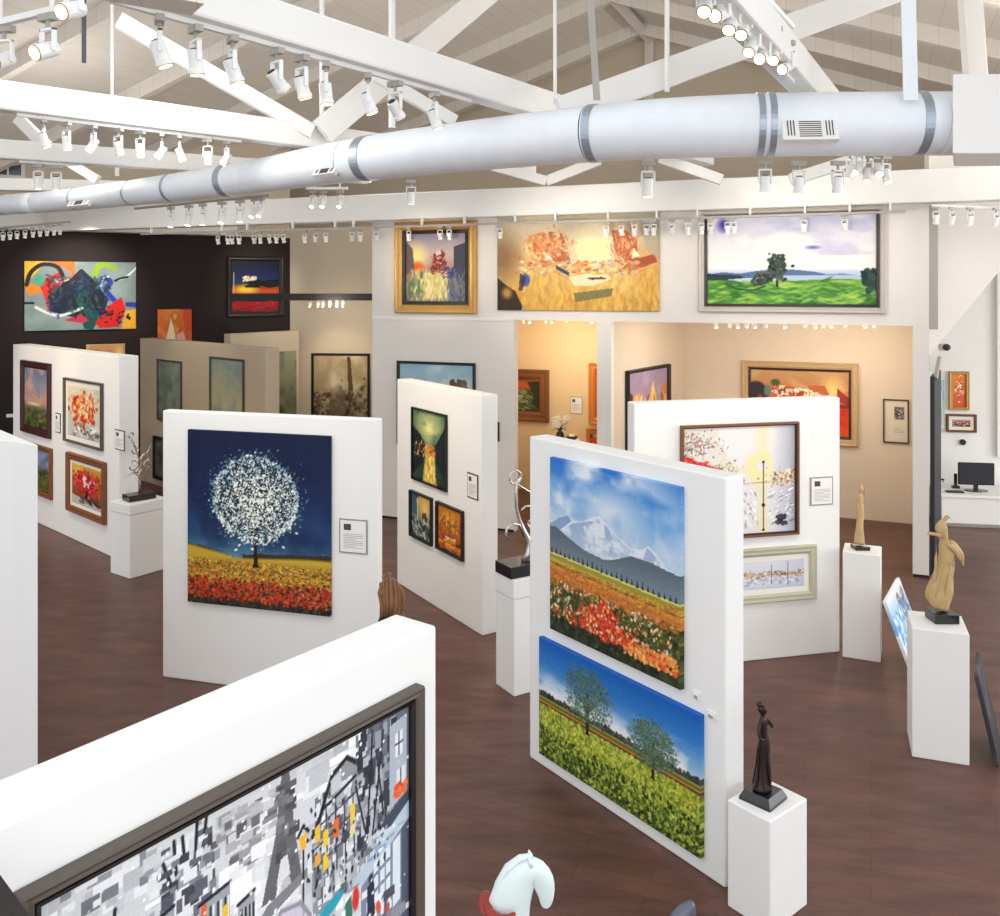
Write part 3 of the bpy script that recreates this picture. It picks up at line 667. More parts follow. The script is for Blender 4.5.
panel('display_panel', F7, H7, .25, 'taupe shaded panel with pale abstract works behind the white tree panel', m='taupe')
F8 = Face(Vector((-5.15, 17.2)), Vector(((299-500)/900*18.6, 18.6)))
panel('display_panel', F8, 2.62, .2, 'cream panel standing farthest back against the recess wall', m='beige')
# panel cut by the left edge: slightly splayed end
q = [lv(-60, 405, 2.45), lv(-60, 437, 2.45), lv(12, 440.5, 2.45), lv(38, 444.5, 2.45)]
c = q[2]; tag(MB().prism([tuple(p-c) for p in q], 0, 2.45).build('display_panel', 'panel', loc=(c.x, c.y, 0), bevel=.01), 'white panel end cut by the left edge of the picture', 'display panel')
# big foreground panel
a, b = lv(0, 824.5, 2.45), lv(437, 625, 2.45); d = (b-a).normalized(); F1 = Face(a-d*1.3, b)
panel('display_panel', F1, 2.45, .175, 'large white foreground panel with the black framed grey city painting')
# ================================================================== PAINTINGS
GR = (150,160,160)
def a_nighttree(w, h):
    A = Art(w, h, seed=4); A.grad([(0, (16,24,58)), (.35, (20,38,80)), (.6, (38,76,118)), (.70, (80,128,156)), (.72, (90,130,150))]); A.cloud((12,20,56), 4, 4, .45, .8, .5)
    A.cloud((160,180,190), 8, 30, .6, .8, .5, np.clip((A.V-.62)*12, 0, 1))
    hz = .70+.012*np.sin(A.U*5)
    A.mix((A.U > .4) & (A.V > hz-.006-.022*A.noise(30, 2, 2)) & (A.V < hz+.02), (58,50,38)); A.mix((A.U < .3) & (A.V > .632+.03*A.noise(18,3,2)+.2*A.U) & (A.V < hz+.02), (84,66,40))
    HZ = np.where(A.U < .32, .655+.15*A.U, hz); f = np.clip((A.V-HZ)/.015, 0, 1); g = np.stack([np.interp(A.V, [.65,.72,.76,.79,.83,.88,.93,.965,1], [x[i] for x in ((196,160,50),(200,170,56),(170,120,46),(136,72,36),(196,150,52),(176,104,42),(170,48,34),(70,40,30),(48,48,36))]) for i in range(3)], -1)
    A.a = A.a*(1-f[..., None])+g*f[..., None]
    A.poly([(.0,.75),(.4,.752),(.78,.76),(.5,.785),(0,.80)], (134,72,36), .6)
    gd = lambda lo, n, s=1: (lambda r: (r.rand(), lo+abs(r.randn())*n))
    A.dabs(int(w*h*.05), lambda r: (r.rand(), .74+r.rand()*.16), [(220,186,70),(190,140,44),(150,120,50),(206,150,50),(120,84,40)], .008, .4, rot=.05)
    A.dabs(int(w*h*.045), lambda r: (r.rand(), min(.965, .90+r.randn()*.028)), [(196,48,34),(206,66,40),(140,34,28),(86,34,26),(196,110,50),(80,60,36),(170,80,44)], .009, .55)
    A.dabs(int(w*h*.008), lambda r: (r.rand(), .975+r.rand()*.03), [(50,52,40),(66,62,44),(34,36,30)], .014, .4)
    A.poly([(.474,.58),(.50,.58),(.503,.74),(.515,.765),(.465,.765),(.476,.74)], (36,26,26))
    def P_(sg, cy=.375, sx=.335, sy=.275):
        def pos(r):
            t = min(1.08, abs(r.randn())*sg); t = t if t < .95 else .85+abs(r.randn())*.12; th = r.rand()*6.283; return (.485+sx*t*math.cos(th), cy+sy*t*math.sin(th))
        return pos
    def uni(hi): 
        def pos(r):
            t = math.sqrt(r.rand())*hi; th = r.rand()*6.283; return (.485+.335*t*math.cos(th), .375+.265*t*math.sin(th))
        return pos
    K = (w/180)**2
    A.ell(.485,.39,.30,.24,(56,96,112),.9,.5)
    A.dabs(int(900*K), P_(.75), [(60,96,112),(90,128,140),(130,160,168)], .007, .35, k=.8)
    A.dabs(int(1300*K), uni(.9), [(160,190,192),(206,220,216),(130,164,170)], .008, .35)
    A.dabs(int(2000*K), P_(.45, .40, .30, .25), [(240,242,230),(250,248,238),(220,232,226)], .009, .42)
    A.dabs(int(1100*K), uni(.8), [(16,26,48),(30,46,60),(24,40,66)], .007, .3)
    return A.grain(4)
def a_mountain(w, h):
    A = Art(w, h, seed=7); A.grad([(0, (44,112,196)), (.2, (96,156,216)), (.4, (190,210,228))])
    A.ell(.5,.22,.36,.2,(232,236,240),.9,.8); A.cloud((236,240,244), 3, 4, .4, .62, .95, np.clip(1.25-np.abs(A.U-.45)*2+np.clip(A.V*1.5, 0, .5), 0, 1)); A.cloud((60,126,204), 3, 3, .55, .75, .5)
    A.poly([(0,.39),(.08,.34),(.16,.31),(.2,.35),(.3,.36),(0,.43)], (110,140,190), .7)
    A.poly([(.1,.40),(.2,.33),(.28,.32),(.36,.28),(.42,.26),(.5,.31),(.58,.35),(.66,.38),(.74,.37),(.78,.34),(.84,.37),(.9,.42),(1,.44),(1,.55),(.1,.55)], (224,230,238))
    nn = A.noise(9, 12, 4); m = A.pmask([(.1,.41),(.2,.345),(.36,.3),(.42,.27),(.5,.32),(.66,.39),(.78,.35),(.9,.42),(1,.45),(1,.55),(.1,.55)])
    A.mix(m*np.clip((nn-.54)/.1, 0, 1)*.6, (120,150,194)); A.mix(m*np.clip((A.noise(26, 30, 2)-.5)/.15, 0, 1)*.45, (150,174,206)); A.mix(m*np.clip((A.V-.36)/.14, 0, 1)*.4, (206,218,228))
    A.poly([(0,.40),(.06,.395),(.18,.44),(.3,.475),(.45,.49),(.52,.475),(.66,.42),(.8,.42),(.92,.435),(1,.44),(1,.6),(0,.6)], (92,108,116))
    A.mix(np.clip((A.V-.44)/.12, 0, 1)*((A.V < .6) & (A.V > .40+.0*A.U))*.55*A.pmask([(0,.42),(.2,.46),(.45,.5),(.7,.44),(1,.45),(1,.6),(0,.6)]), (140,156,170))
    L = .545+.035*A.U
    f = (A.V > L); A.mix(f, (176,160,60))
    for a0, a1, c in ((.0,.012,(214,206,110)),(.012,.035,(150,150,60)),(.035,.06,(196,170,50)),(.06,.09,(214,150,60)),(.09,.15,(206,118,52)),(.15,.19,(160,84,44))): A.mix((A.V > L+a0) & (A.V <= L+a1), c)
    A.mix((np.abs(A.V-L-.062) < .004), (90,70,40))
    for i in range(26):
        u = .02+i*.038; hgt = .03+.02*A.rs.rand(); A.poly([(u-.01, .548+.035*u), (u, .548+.035*u-hgt), (u+.01, .548+.035*u)], (46,56,44))
    A.mix(A.V > L+.16, (70,72,40)); 
    A.dabs(int(w*h*.05), lambda r: (r.rand(), .70+r.rand()*.3), [(60,70,36),(90,96,44),(44,54,36),(120,110,50)], .011, .5)
    A.dabs(int(w*h*.03), lambda r: (r.rand(), .60+r.rand()*.13), [(196,112,48),(180,96,44),(216,150,66),(150,110,48)], .010, .25, rot=.1, k=.6)
    A.dabs(int(w*h*.022), lambda r: ((lambda t: (.5+t*.5*r.randn()*.45-.05, .72+t*.24))(r.rand())), [(206,52,34),(226,76,44),(184,40,30),(236,110,60)], .011, .6)
    A.dabs(int(w*h*.006), lambda r: (r.rand()*.95, .70+r.rand()*.22), [(236,206,160),(236,180,104),(220,210,190),(230,140,76)], .008, .55)
    A.dabs(int(w*h*.03), lambda r: (r.rand()**1.5, .97-r.rand()*.10*0+r.randn()*.02), [(38,46,34),(50,58,36)], .018, .5)
    A.dabs(int(w*h*.006), lambda r: (.6+r.rand()*.38, .86+r.rand()*.08), [(244,180,90),(240,140,70),(232,90,50)], .011, .6)
    return A.grain(4)
def a_twotrees(w, h):
    A = Art(w, h, seed=9); A.grad([(0, (22,92,176)), (.2, (50,122,200)), (.4, (140,184,220)), (.5, (222,228,232))])
    A.cloud((240,242,242), 5, 5, .45, .62, .9, np.clip((A.V-.22)*5, 0, 1)); 
    A.mix(A.V > .47, (60,58,60)); A.mix(A.V > .495, (150,150,60)); A.mix((A.V > .505) & (A.V < .53), (96,110,44)); A.mix((A.V > .53) & (A.V < .545), (200,120,60)); A.mix((A.V > .545) & (A.V < .56), (70,60,40))
    A.dabs(240, lambda r: (r.rand(), .468+r.randn()*.008), [(70,66,72),(90,80,70),(50,60,50)], .009, .7)
    A.mix(A.V > .56, (116,130,44)); g = np.clip((A.V-.62)/.38, 0, 1); A.mix(g*.75, (40,58,26))
    A.dabs(int(w*h*.06), lambda r: (r.rand(), .565+r.rand()*.26), [(176,182,60),(150,166,50),(206,206,90),(110,136,44),(190,190,70)], .008, .6)
    A.dabs(int(w*h*.05), lambda r: (r.rand(), .74+r.rand()*.26), [(140,156,52),(96,120,40),(56,76,30),(36,52,26),(184,190,80)], .008, .6)
    for cx, cy, rx, ry, tb in ((.345,.28,.15,.20,.60),(.745,.38,.125,.165,.64)):
        A.poly([(cx-.008,cy),(cx+.008,cy),(cx+.01,tb-.02),(cx+.018,tb),(cx-.016,tb),(cx-.009,tb-.02)], (40,34,34))
        for i in range(26):
            th = -math.pi*(.04+.92*i/25); e = (cx+rx*.9*math.cos(th), cy+.03+ry*.85*math.sin(th)); A.line([(cx, cy+ry*.75), ((cx+e[0])/2, (cy+ry*.3+e[1])/2), e], .0022, (54,60,56), .7)
        def pos(r):
            t = min(1.15, r.rand()**.6*(.9+.16*abs(r.randn()))); th = r.rand()*6.283; return (cx+rx*t*math.cos(th), cy+ry*t*math.sin(th)+(.02 if math.sin(th) > 0 else 0))
        A.dabs(int(w*h*.05), pos, [(70,100,84),(90,118,92),(54,84,72),(110,132,100),(84,110,80)], .0045, .6, k=.6)
    return A.grain(4)
def a_canal(w, h):
    A = Art(w, h, seed=11); A.grad([(0, (146,140,160)), (.3, (196,180,180)), (.55, (170,130,120)), (1, (130,130,130))])
    A.ell(.18,.35,.26,.28,(255,226,150),.8); A.ell(.2,.5,.16,.12,(226,110,50),.6); A.poly([(.42,.6),(.47,.3),(.6,.24),(.66,.3),(.7,.55),(.6,.62)], (140,60,54)); A.poly([(.8,.2),(1,.14),(1,.72),(.8,.62)], (64,66,84)); A.poly([(0,.1),(.12,.22),(.16,.6),(0,.6)], (110,90,90))
    A.poly([(.16,.6),(.7,.55),(.76,.62),(.6,.95),(.1,.98)], (222,214,140)); A.dabs(500, inbox(.1,.55,.72,1), [(240,232,170),(206,196,110),(236,224,196),(200,150,90)], .05, .16, rot=1.57, k=.45)
    A.dabs(160, inbox(.7,.55,1,1), [(86,100,130),(110,120,140),(60,70,96)], .05, .2, rot=1.57, k=.5); A.poly([(.5,.28),(.58,.24),(.6,.3),(.52,.33)], (224,206,196)); A.dabs(140, inbox(.42,.34,.7,.6), [(180,90,60),(90,56,70),(226,170,150),(150,60,56)], .016, .5, k=.8); A.dabs(60, inbox(.62,.5,.8,.66), [(70,76,140),(50,60,110)], .02, .4, k=.8); A.dabs(90, inbox(0,.6,.3,1), [(80,110,90),(150,160,100)], .05, .3, rot=1.57, k=.5)
    return A.grain(4)
def a_harbor(w, h):
    A = Art(w, h, seed=12); A.grad([(0, (176,168,150)), (.3, (206,186,150)), (.45, (224,170,110)), (.6, (226,180,96)), (.8, (216,160,70)), (1, (190,140,66))]); A.cloud((226,206,170), 3, 3, .4, .7, .6)
    A.ell(.02,.45,.2,.36,(140,108,76),.8,.9); A.ell(.62,.38,.22,.3,(255,240,200),.9); A.ell(.26,.38,.12,.16,(250,220,140),.8); A.ell(.3,.55,.2,.12,(244,190,120),.8,.8)
    for P, c in (([(.2,.24),(.3,.2),(.36,.28),(.34,.42),(.24,.4)], (222,140,80)), ([(.33,.2),(.42,.22),(.47,.5),(.44,.58),(.36,.5)], (170,86,54)), ([(.36,.22),(.40,.2),(.41,.34),(.37,.36)], (236,190,130)), ([(.72,.2),(.80,.2),(.87,.3),(.88,.5),(.80,.5),(.74,.42)], (196,100,56)), ([(.75,.24),(.80,.22),(.80,.4),(.76,.42)], (226,150,96)), ([(.48,.3),(.58,.26),(.70,.28),(.72,.5),(.52,.5)], (255,234,176)), ([(.84,.5),(.97,.44),(.99,.52),(.82,.62),(.78,.58)], (160,66,44)), ([(.5,.52),(.58,.5),(.58,.62),(.5,.64)], (236,150,84))): A.poly(P, c, .85)
    A.dabs(int(w*h*.012), lambda r: (.33+r.randn()*.065, .37+r.randn()*.07), [(236,160,90),(250,226,180),(190,100,64),(226,130,76)], .012, .5, k=.45); A.dabs(int(w*h*.008), lambda r: (.80+r.randn()*.035, .36+r.randn()*.08), [(206,110,60),(170,80,50),(240,190,130)], .012, .3, rot=1.57, k=.45)
    A.dabs(int(w*h*.03), inbox(.15,.56,1,1), [(230,190,90),(220,166,76),(240,206,110),(200,170,90),(214,140,64)], .03, .22, rot=1.57, k=.3)
    A.dabs(int(w*h*.006), inbox(.12,.5,.9,.64), [(244,170,100),(252,226,170),(206,110,60),(190,170,170)], .014, .35, rot=0, k=.8)
    A.ell(.185,.69,.035,.075,(72,100,160),.3); A.poly([(0,.66),(.06,.74),(.12,.8),(.165,.95),(.16,1),(0,1)], (62,50,36)); A.ell(.065,.82,.045,.08,(196,146,70),.7); A.poly([(.15,.62),(.19,.66),(.165,.8),(.14,.8)], (50,40,50), .7)
    A.poly([(.46,.66),(.56,.63),(.70,.64),(.72,.68),(.60,.75),(.49,.75)], (250,226,180)); A.poly([(.49,.82),(.73,.77),(.72,.85),(.5,.91)], (128,120,70)); A.poly([(.56,.67),(.66,.66),(.7,.68),(.6,.69)], (90,70,60)); A.poly([(.38,.54),(.46,.61),(.46,.65),(.38,.58)], (70,70,90)); A.poly([(.85,.38),(.89,.46),(.84,.48)], (250,236,206)); A.poly([(.32,.42),(.36,.48),(.31,.48)], (240,226,210)); A.poly([(.9,.1),(1,.1),(1,.5),(.92,.4)], (170,166,150), .6)
    return A.grain(4)
def a_green(w, h):
    A = Art(w, h, seed=13); A.grad([(0, (206,206,224)), (.35, (232,226,232)), (.58, (250,244,236)), (.64, (190,206,226))]); A.cloud((184,186,216), 3, 4, .5, .7, .7, A.V < .45); A.cloud((246,240,230), 3, 3, .5, .7, .8)
    A.ell(.1,.08,.05,.12,(92,84,196),.8); A.ell(.64,.36,.06,.03,(110,110,190),.8)
    A.poly([(0,.66),(.1,.63),(.2,.65),(.3,.62),(.42,.6),(.55,.61),(.64,.63),(.72,.66),(.72,.7),(0,.7)], (82,112,156)); A.poly([(.7,.66),(.82,.655),(.9,.675),(.7,.68)], (120,140,180)); A.mix((A.V > .675) & (A.V < .75)*(A.U > .45), (176,196,214))
    A.poly([(0,.645),(.08,.66),(.2,.665),(.24,.7),(0,.74)], (40,62,62)); A.mix(A.V > .735+.02*np.sin(A.U*6), (92,150,62)); g = np.clip((A.V-.85)/.1, 0, 1); A.mix(g, (52,116,44))
    A.dabs(500, inbox(0,.74,1,1), [(130,186,76),(60,130,50),(170,206,90),(44,100,44)], .05, .15, rot=0, k=.5)
    A.curve([(.12,.76),(.18,.82),(.28,.84),(.36,.79)], .006, (40,80,44))
    for cx, cy, rx, ry, tb in ((.43,.58,.055,.13,.80),(.335,.71,.04,.06,.79)):
        A.poly([(cx-.005,cy),(cx+.005,cy),(cx+.007,tb),(cx-.007,tb)], (44,36,36)); A.dabs(230, lambda r: (cx+rx*r.randn()*.45, cy+ry*r.randn()*.42), [(50,64,58),(38,54,48),(84,96,84)], .012, .7)
    A.dabs(120, lambda r: (.97+r.randn()*.02, .71+r.randn()*.04), [(30,52,50),(44,66,56)], .02, .7)
    return A.grain(3)
def a_abstract(w, h):
    A = Art(w, h, (126,144,146), seed=14); A.cloud((150,168,168), 4, 3, .4, .7, .7)
    A.poly([(0,0),(.22,0),(.14,.1),(.03,.3),(0,.36)], (236,196,60)); A.poly([(.22,0),(.44,0),(.44,.2),(.34,.1)], (222,120,50)); A.poly([(0,.36),(.12,.3),(.2,.42),(.04,.5)], (224,130,40))
    A.poly([(.12,.3),(.3,.16),(.42,.3),(.3,.55),(.2,.72),(.18,.55)], (206,40,36)); A.poly([(.2,.5),(.5,.1),(.6,.25),(.74,.55),(.7,.75),(.6,.85),(.4,.8),(.22,.72)], (28,34,56)); A.poly([(.42,.4),(.5,.35),(.62,.7),(.66,.8),(.6,1),(.52,.98)], (24,80,76))
    A.curve([(.02,.34),(.06,.16),(.16,.05),(.28,.08),(.33,.2)], .022, (40,26,30)); A.curve([(.28,.24),(.36,.26),(.42,.18),(.38,.1)], .015, (236,110,70)); A.curve([(.26,.26),(.3,.3),(.38,.26)], .012, (240,200,180))
    A.ell(.13,.28,.055,.1,(70,160,130),.3); A.curve([(.62,.2),(.64,.08),(.72,.04),(.8,.1)], .03, (140,176,40)); A.curve([(.66,.36),(.7,.24),(.76,.3),(.72,.42),(.8,.58)], .028, (40,60,170)); A.curve([(.67,.36),(.7,.24),(.74,.22)], .01, (226,230,240))
    A.curve([(.84,.26),(.92,.2),(1,.08)], .012, (230,236,240)); A.curve([(.8,.28),(.86,.24),(.92,.22)], .012, (20,20,26)); A.poly([(.74,.65),(.86,.52),(.9,.7),(.84,.96),(.66,.98),(.62,.9)], (210,36,34)); A.poly([(.9,.6),(1,.6),(1,.68),(.9,.66)], (50,60,160)); A.poly([(.9,.72),(1,.7),(1,1),(.86,1)], (236,176,50))
    A.curve([(.1,.66),(.2,.74),(.32,.78),(.5,.68)], .016, (226,228,230)); A.curve([(0,.6),(.08,.6)], .012, (20,20,24)); A.poly([(.34,.85),(.5,.76),(.56,.86),(.5,.9)], (190,50,80)); A.dabs(160, inbox(.2,.2,.75,.8), [(30,60,110),(20,26,40),(50,90,90)], .03, .3, k=.6); A.dabs(20, inbox(.7,.7,.95,.9), [(24,24,26)], .015, .4)
    return A.grain(4)
def a_sunset(w, h):
    A = Art(w, h, seed=15); A.grad([(0, (12,12,36)), (.3, (24,40,92)), (.45, (20,60,90)), (.5, (150,60,30)), (.6, (214,90,34)), (.68, (150,40,30)), (.72, (24,12,16)), (.78, (30,12,16)), (.8, (170,24,26)), (1, (110,20,22))])
    A.ell(.3,.56,.34,.13,(255,214,70),.7); A.dabs(50, lambda r: (.25+r.rand()*.25, .33+r.rand()*.07), [(255,250,220),(236,220,190)], .03, .7); A.line([(.05,.25),(.05,.68)], .012, (220,200,190)); A.dabs(40, inbox(.4,.4,1,.5), [(10,24,30)], .1, .2, rot=.1); A.dabs(60, inbox(.0,.8,1,1), [(200,30,30),(120,30,50)], .08, .2, rot=0, k=.6); A.ell(.3,.68,.2,.03,(20,60,36),.5)
    return A
def a_figures(w, h):
    A = Art(w, h, (226,122,54), (214,96,50), seed=16); A.cloud((236,160,90), 3, 3); A.poly([(.38,.25),(.46,.5),(.56,1),(.2,1),(.3,.6)], (244,226,190)); A.ell(.5,.2,.06,.1,(236,190,90),.4); A.poly([(.72,.0),(1,0),(1,.6),(.8,.6)], (222,84,40)); A.poly([(.55,.7),(.75,.6),(.85,1),(.55,1)], (236,180,170)); return A.grain()
def pale(c1, c2, c3, seed):
    def f(w, h): A = Art(w, h, c1, c2, seed=seed); A.cloud(c3, 3, 4, .4, .7, .8); A.cloud((176,180,150), 4, 5, .5, .8, .4); return A.grain(4)
    return f
def a_pale3(w, h): A = Art(w, h, (156,160,134), (130,128,96), seed=21); A.cloud((110,116,96), 3, 4, .5, .7); A.ell(.3,.9,.4,.14,(56,50,46),.6); A.ell(.2,.4,.16,.1,(80,96,84),.8); return A
def a_sketch(w, h):
    A = Art(w, h, (184,166,130), (160,140,106), seed=22); A.cloud((214,200,170), 3, 3, .45, .7); A.poly([(.62,.02),(.68,.02),(.74,.6),(.8,1),(.6,1),(.64,.5)], (98,78,58)); A.dabs(500, lambda r: (r.rand(), .8+r.randn()*.13), [(90,72,56),(120,104,84),(70,54,44),(176,160,130)], .04, .6, k=.6)
    A.poly([(.3,.5),(.5,.45),(.6,.6),(.58,1),(.3,1)], (120,102,80), .7); A.ell(.38,.38,.14,.22,(226,214,186),.8); return A.grain(4)
def a_street(w, h):
    A = Art(w, h, (96,124,90), (36,54,50), seed=23); A.ell(.5,.24,.5,.34,(236,234,150),.95); A.cloud((60,96,80), 4, 5, .55, .75, .6); A.poly([(0,.25),(.25,.35),(.42,.5),(.3,.75),(0,.95)], (22,34,36)); A.poly([(1,.1),(.78,.35),(.6,.5),(.7,.7),(1,.95)], (24,40,36))
    A.poly([(.42,.5),(.6,.5),(.72,1),(.3,1)], (196,176,70)); A.dabs(160, inbox(.38,.5,.66,1), [(236,214,90),(206,140,50),(250,236,150)], .05, .3, rot=1.57, k=.7); A.dabs(50, inbox(.05,.45,.4,.65), [(160,60,40),(206,180,120),(40,50,60)], .018, .5); A.dabs(40, inbox(.5,.45,.7,.62), [(214,90,50),(236,150,70),(60,40,36)], .018, .5); return A.grain(5)
def a_amber1(w, h):
    A = Art(w, h, (226,180,90), (70,110,116), seed=24); A.poly([(0,0),(.35,0),(.3,.5),(.05,.6),(0,.6)], (60,96,110)); A.ell(.7,.3,.3,.3,(240,200,110),.8); A.poly([(.55,.4),(.75,.35),(.8,.7),(.6,.8)], (96,60,40)); A.dabs(120, inbox(0,.5,1,1), [(40,56,60),(200,210,200),(120,140,130),(60,40,30)], .07, .3, rot=.8); A.line([(.3,.1),(.32,.6)], .02, (236,226,200)); return A.grain()
def a_amber2(w, h):
    A = Art(w, h, (214,130,40), (150,60,24), seed=25); A.ell(.45,.35,.4,.3,(248,190,80),.9); A.dabs(160, lambda r: (r.rand(), .45+r.randn()*.1), [(160,84,34),(110,54,28),(230,160,70)], .035, .35, rot=1.57, k=.6); A.line([(.5,.1),(.5,.7)], .015, (70,36,24)); A.line([(.3,.2),(.3,.65)], .015, (80,40,24)); A.poly([(.3,.68),(.75,.66),(.7,.74),(.36,.76)], (226,214,180)); A.dabs(80, inbox(0,.72,1,1), [(206,110,40),(110,44,22),(236,160,60)], .08, .2, rot=0); return A.grain()
def a_pier(w, h):
    A = Art(w, h, (238,234,232), (224,220,226), seed=26); A.mix(np.clip((A.U-.78)*5, 0, 1)*.85, (176,176,190)); A.mix(np.exp(-((A.U-.7)/.06)**2)*.6, (240,226,160)); 
    A.poly([(.0,.0),(.3,.03),(.34,.2),(.5,.42),(0,.42)], (226,220,206), .7)
    A.dabs(420, lambda r: (abs(r.randn())*.14, .16+r.randn()*.06), [(90,90,88),(236,232,220),(206,200,176),(206,80,96),(140,146,144),(226,216,190)], .009, .5, k=.8); A.dabs(300, lambda r: ((lambda t: (t*.52, .29+t*.22+r.randn()*.016))(r.rand())), [(226,44,48),(236,80,70),(210,30,44)], .026, .35, rot=.35)
    A.dabs(110, lambda r: (.41+r.randn()*.05, .37+r.randn()*.04), [(90,88,80),(236,220,160),(206,196,156),(240,232,200)], .009, .5, k=.8); A.poly([(.56,.28),(.78,.24),(.8,.5),(.62,.54),(.52,.42)], (244,230,150), .6); A.ell(.7,.38,.06,.07,(236,230,220),.5)
    A.line([(.52,.535),(.98,.52)], .006, (190,176,120)); A.line([(.71,.34),(.71,.97)], .005, (50,46,50)); A.ell(.71,.34,.016,.014,(40,36,40),.3); A.ell(.71,.74,.02,.02,(40,36,40),.3); A.ell(.71,.97,.016,.014,(40,36,40),.3)
    A.dabs(240, lambda r: (1.0-abs(r.randn())*.1, .49+r.randn()*.035), [(150,120,90),(226,214,190),(206,160,120),(240,226,200)], .009, .6); A.dabs(60, inbox(.76,.6,.98,.92), [(250,250,250),(150,146,160),(206,206,220)], .022, .25, rot=-.4, k=.8); A.dabs(50, inbox(.5,.6,.66,.95), [(190,186,186),(246,244,244)], .02, .3, rot=1.2); A.dabs(16, inbox(.82,.85,.93,.93), [(60,56,70)], .02, .6); return A.grain(3)
def a_gulls(w, h):
    A = Art(w, h, (222,222,226), (206,212,226), seed=27); A.mix(np.clip((A.U-.5)*1.5, 0, 1)*.5, (170,178,206)); A.dabs(520, lambda r: (r.rand(), .5+r.randn()*.055), [(206,150,110),(236,220,196),(120,96,90),(190,180,170),(226,180,140)], .010, .6)
    A.dabs(200, inbox(0,.58,1,.85), [(236,236,240),(150,150,170),(190,196,214)], .014, .3, rot=.3); A.line([(.56,.15),(.56,.85)], .004, (70,76,84)); A.line([(.78,.1),(.78,.9)], .007, (54,64,80)); A.line([(.5,.5),(1,.52)], .006, (90,80,90), .6); return A.grain(3)
def a_city(w, h):
    A = Art(w, h, (214,216,218), (196,200,206), seed=30); L_ = [(206,208,210),(226,228,230),(240,240,242),(190,192,196)]; D_ = [(90,92,98),(120,122,128),(150,152,156),(66,68,76)]
    A.blocks(420, (0,0,1,.6), L_, .06, .03); A.blocks(70, (.36,.02,.56,.14), [(150,150,152),(176,176,178),(110,110,114),(190,190,192)], .03, .014); A.blocks(60, (0,0,.36,.12), D_[:3]+L_, .035, .016); A.blocks(60, (.3,.1,.54,.3), L_[1:3], .06, .03)
    A.poly([(.563,.0),(.585,.0),(.60,.12),(.625,.245),(.595,.245),(.578,.20),(.558,.20),(.545,.245),(.505,.245),(.545,.12)], (104,104,108)); A.blocks(50, (.545,.02,.59,.2), [(120,120,124),(80,80,84),(96,96,100)], .018, .014)
    A.poly([(.560,.175),(.580,.172),(.588,.215),(.548,.222)], (222,222,224)); A.poly([(.45,.31),(.52,.25),(.64,.225),(.64,.245),(.52,.28),(.47,.35)], (130,130,134)); A.blocks(14, (.45,.27,.6,.33), [(240,240,242)], .02, .008)
    A.poly([(.655,.30),(.655,.17),(.70,.10),(.72,.06),(.79,.05),(.84,.10),(.90,.16),(.90,.34),(.66,.34)], (146,148,154))
    A.blocks(240, (.655,.09,.88,.32), [(196,198,204),(120,122,130),(90,92,100),(170,172,178),(220,222,226)], .016, .022); A.line([(.657,.17),(.68,.14),(.70,.10),(.72,.065),(.77,.045),(.80,.065),(.83,.075)], .007, (36,36,42)); A.line([(.685,.125),(.715,.12),(.80,.095)], .005, (40,40,46))
    A.poly([(.715,.075),(.75,.065),(.752,.10),(.718,.108)], (200,202,206)); 
    for x in (.70,.73,.76,.79,.82,.85): A.line([(x,.13-.0*x),(x+.006,.27)], .003, (60,60,68)); 
    for y in (.15,.19,.23): A.line([(.66,y+.01),(.86,y-.03)], .003, (70,70,78))
    for x, y, hh_, c in ((.664,.155,.03,(236,190,60)),(.69,.175,.03,(240,200,50)),(.69,.225,.03,(240,200,50)),(.725,.165,.035,(230,110,56)),(.78,.155,.035,(240,200,70)),(.78,.20,.02,(236,214,150)),(.664,.215,.02,(236,170,60))): A.poly([(x,y),(x+.017,y-.004),(x+.017,y+hh_),(x,y+hh_+.004)], c)
    A.poly([(.84,.0),(1,.0),(1,.30),(.90,.33),(.86,.24)], (104,110,122)); A.blocks(150, (.80,.0,.94,.24), [(120,124,134),(76,80,90),(160,164,172),(54,56,66),(190,194,200)], .016, .028)
    for a, b_ in (((.86,.02),(.84,.25)),((.90,.03),(.86,.25)),((.80,.12),(.84,.25)),((.88,.1),(.90,.22))): A.line([a, b_], .004, (38,40,48))
    A.poly([(.925,.03),(.99,.02),(.99,.20),(.925,.22)], (176,182,192)); A.poly([(.945,.055),(.975,.05),(.975,.105),(.945,.11)], (226,230,234)); A.line([(.96,.055),(.96,.105)], .003, (60,64,72)); A.line([(.945,.08),(.975,.078)], .003, (60,64,72)); A.poly([(.95,.14),(.985,.135),(.985,.18),(.95,.185)], (220,224,228)); A.line([(.967,.14),(.967,.18)], .003, (60,64,72)); A.dabs(30, inbox(.945,.175,.99,.20), [(226,84,50),(240,120,70)], .008, .8)
    A.poly([(.90,.235),(1,.20),(1,.235),(.90,.27)], (70,76,90)); A.poly([(.80,.32),(1,.225),(1,.265),(.82,.35)], (186,200,216)); A.blocks(20, (.84,.25,.98,.3), [(150,170,196),(206,216,226)], .03, .008)
    A.poly([(.82,.35),(1,.265),(1,1),(.82,1)], (126,138,156)); A.poly([(.935,.30),(.965,.29),(.965,.44),(.935,.45)], (220,228,236)); A.poly([(.97,.28),(1,.27),(1,.5),(.97,.5)], (84,92,108))
    for i in range(4):
        for j in range(3): A.poly([(.865+j*.022,.315+i*.035-j*.006),(.882+j*.022,.312+i*.035-j*.006),(.882+j*.022,.338+i*.035-j*.006),(.865+j*.022,.341+i*.035-j*.006)], (222,230,238))
    A.line([(.628,.175),(.628,1)], .0035, (34,34,38)); A.poly([(.614,.155),(.642,.155),(.635,.185),(.622,.185)], (240,180,40)); A.line([(.612,.152),(.628,.135),(.644,.152)], .005, (34,34,38))
